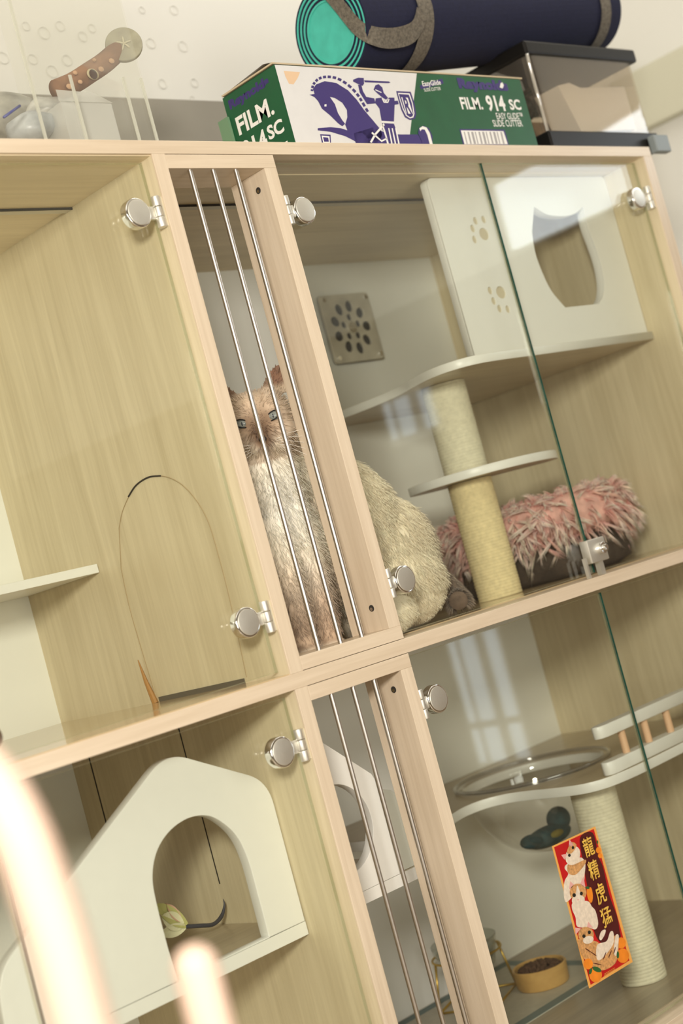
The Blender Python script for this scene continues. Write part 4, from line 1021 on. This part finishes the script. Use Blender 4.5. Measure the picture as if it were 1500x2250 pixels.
# clear acrylic case with paw rings, at the left
ac = empty('acrylic_case', (-.2, .1, ZT), 'large clear acrylic display case at the left end of the cabinet top', 'case')
def sheet(nm, x0, x1, y0, y1, z0, z1, par, mat=None): return box(nm, x0, x1, y0, y1, z0, z1, mat or M['acrylic'], par, .0003)
sheet('front_sheet', -.60, .058, .050, .052, ZT+.0008, 1.0, ac)
sheet('end_sheet', .058, .0605, .050, .300, ZT+.0008, 1.0, ac)
ED = glass('acrylic_cut_edge', (.85, .85, .78), .15, .8, .1, .45, (.80, .80, .70))
for x in (-.108, -.050, .029, .0565):
    b = B(); b.box(x-.0018, x+.0018, .0475, .0495, ZT+.001, ZT+(.10 if x > -.1 else .34)); b.done('sheet_joint', ED, ac)
rings = B(); random.seed(21)
RG = [(100, 70, 17), (135, 55, 14), (75, 128, 14), (150, 130, 15), (185, 78, 14), (205, 60, 12), (335, 93, 15), (405, 100, 16), (360, 182, 14), (430, 180, 13), (385, 20, 14), (10, 125, 16), (118, 155, 17), (60, 55, 12), (315, 20, 10), (425, 215, 8)]
for (x, y, r) in RG:
    r *= .8; c = U(x, y, 'y', .515); rr2 = r*CAM.length*0+r*2.55/FPX
    rings.tube([(c.x+rr2*math.cos(2*pi*k/24), .5185, c.z+rr2*.95*math.sin(2*pi*k/24)) for k in range(24)], .0007, 6, True)
tag(rings.done('wall_ring_emboss', M['wallpaint']), 'pattern of faint raised rings on the cream wall at upper left', 'wall decoration', kind='stuff')
# small clear flip-lid box inside
sb = empty('clear_box', (-.02, .085, ZT), 'small clear box with a raised hinged lid in the acrylic case', 'box')
MK = M['milky']
sheet('front', -.052, .022, .075, .0765, ZT+.001, ZT+.078, sb, MK); sheet('side', -.053, -.0515, .075, .125, ZT+.001, ZT+.078, sb, MK); sheet('side', .0215, .023, .075, .125, ZT+.001, ZT+.078, sb, MK)
b = B(); ql = [Vector((-.055, .074, ZT+.078)), Vector((.025, .074, ZT+.078)), Vector((.020, .10, ZT+.102)), Vector((-.035, .10, ZT+.104))]
b.poly(ql); b.poly([v+Vector((0, .001, .001)) for v in ql]); b.done('lid', MK, sb)
# plush log toy
lg = empty('log_toy', (.03, .17, .80), 'brown spotted plush log toy with a pale disc end, leaning in the case', 'cat toy')
LY = .16
p0 = U(124, 198, 'y', LY); p1 = U(196, 160, 'y', LY); p2 = U(262, 108, 'y', LY)
b = B(); LP = crom([tuple(p0), tuple(p0.lerp(p1, .5)+Vector((0, 0, -.002))), tuple(p1), tuple(p1.lerp(p2, .5)+Vector((0, 0, -.002))), tuple(p2)], 8, False)
b.tube(LP, .0134, 24); b.done('log_body', pbr('brown_suede', (.26, .135, .07), .9, var=.35, scale=35), lg, True)
axd = (p2-p1).normalized(); nrm = (Vector((-.55, -.80, .15))).normalized(); c = U(272, 99, 'y', LY-.012)
b = B(); b.cyl(c+nrm*.0035, c-nrm*.0035, .0245, seg=36, bev=.0015); b.done('disc_end', pbr('sage_grey_felt', (.36, .34, .25), .9, var=.15, scale=60), lg, True, 40)
b = B()
for a in (.4, 1.5, 2.6, 3.9, 5.1):
    s1 = nrm.orthogonal().normalized(); s2 = nrm.cross(s1); b.tube([c+nrm*.004, c+nrm*.0048+(s1*math.cos(a)+s2*math.sin(a))*.005, c+nrm*.004+(s1*math.cos(a)+s2*math.sin(a))*.0095], .0012, 6)
b.done('stitching', pbr('cream_thread', (.62, .58, .42), .9), lg, True)
def onlog(px, py, rx, mat, nm, rot=0):
    c = U(px, py, 'y', LY-.0155); b = B(); b.ball(c, (rx, .0022, rx*.8), 14); return b.done(nm, mat, lg, True)
SPT = pbr('tan_spot', (.55, .34, .20), .9)
for (x, y, r) in ((245, 134, .0045), (222, 152, .0045), (176, 180, .0035), (152, 190, .0045), (165, 160, .0035), (207, 132, .003)): onlog(x, y, r, SPT, 'spot')
onlog(204, 163, .0095, pbr('pale_hole_ring', (.50, .43, .27), .9), 'hole_ring'); hb = U(205, 163, 'y', LY-.0185); b = B(); b.ball(hb, (.0062, .0016, .0066), 14); b.done('hole', pbr('dark_hole', (.05, .02, .01), .9), lg, True)
# soft bags in the case
for (x, y, cy_, rx, rz, mt_, lab) in ((25, 262, .245, .055, .035, (.34, .33, .28), 'crumpled grey plastic bag at the far left of the case'), (70, 285, .125, .034, .020, (.40, .42, .42), 'blue-grey plastic lump in front of the crumpled bag'), (118, 262, .185, .040, .030, (.52, .52, .48), 'milky round tub beside the small clear box')):
    c = U(x, y, 'y', cy_); b = B(); b.ball((c.x, cy_, max(ZT+rz, c.z)), (rx, .032, rz), 20)
    for v in b.bm.verts: v.co += Vector((1, .4, 1))*(noise.noise(v.co*45)*.009)
    for v in b.bm.verts: v.co.z = max(v.co.z, ZT+.001)
    tag(b.done('plastic_bag' if x < 100 else 'round_tub', pbr('bag_grey_%d' % x, mt_, .35, var=.3, scale=40), None, True), lab, 'bag' if x < 100 else 'tub')
b = B(); b.tube([U(8, 258, 'y', .075), U(44, 232, 'y', .075)], .0016, 8); tag(b.done('blue_pen', pbr('blue_ink_plastic', (.06, .07, .28), .4), None, True), 'thin dark blue pen among the grey bags', 'pen')

# ------------------------------------------------------------------ out-of-focus posts in the foreground
PW = wood('bleached_wood', (.72, .53, .42), (.68, .48, .37), 'z', .5, .3)
def fpost(px, py, dist, r, lab, lean):
    d = (FW + RT*((px-750)/FPX) - UP*((py-1125)/FPX)); top = CAM + d*dist
    b = B(); n = 26; pts = []; rad = []
    zb = ZF+.001; zt_ = top.z
    for i in range(n+1):
        t = i/n; z = zt_-(zt_-zb)*t; pts.append((top.x-lean*RT0.x*math.exp(-(zt_-z)*7), top.y-lean*RT0.y*math.exp(-(zt_-z)*7), z)); rad.append(r)
    capn = [(pts[0][0], pts[0][1], zt_+r*math.sin(a)) for a in (pi/2*.98, 1.2, .9, .6, .3)]; rc = [r*math.cos(a) for a in (pi/2*.98, 1.2, .9, .6, .3)]
    b.tube(capn+pts, rc+rad, 28)
    tag(b.done('wooden_post', PW, None, True), lab, 'post')
cen = [(-150, 1615), (-70, 1675), (-5, 1745), (48, 1840), (92, 1960), (132, 2080), (180, 2250)]
cp = [CAM+(FW+RT*((x-750)/FPX)-UP*((y-1125)/FPX))*.62 for x, y in cen]
cp = [Vector(v) for v in crom([tuple(v) for v in cp], 6, False)]; last = cp[-1]; cp += [Vector((last.x, last.y, z)) for z in (last.z-.05, -.5, ZF+.001)]
b = B(); b.tube(cp, .0124, 28)
tag(b.done('curved_rail', PW, None, True), 'blurred pale wooden rail curving out of view at the left edge, near the camera', 'rail')
fpost(430, 2125, .74, .0112, 'blurred short pale wooden post with a rounded top, at lower left near the camera', .0)
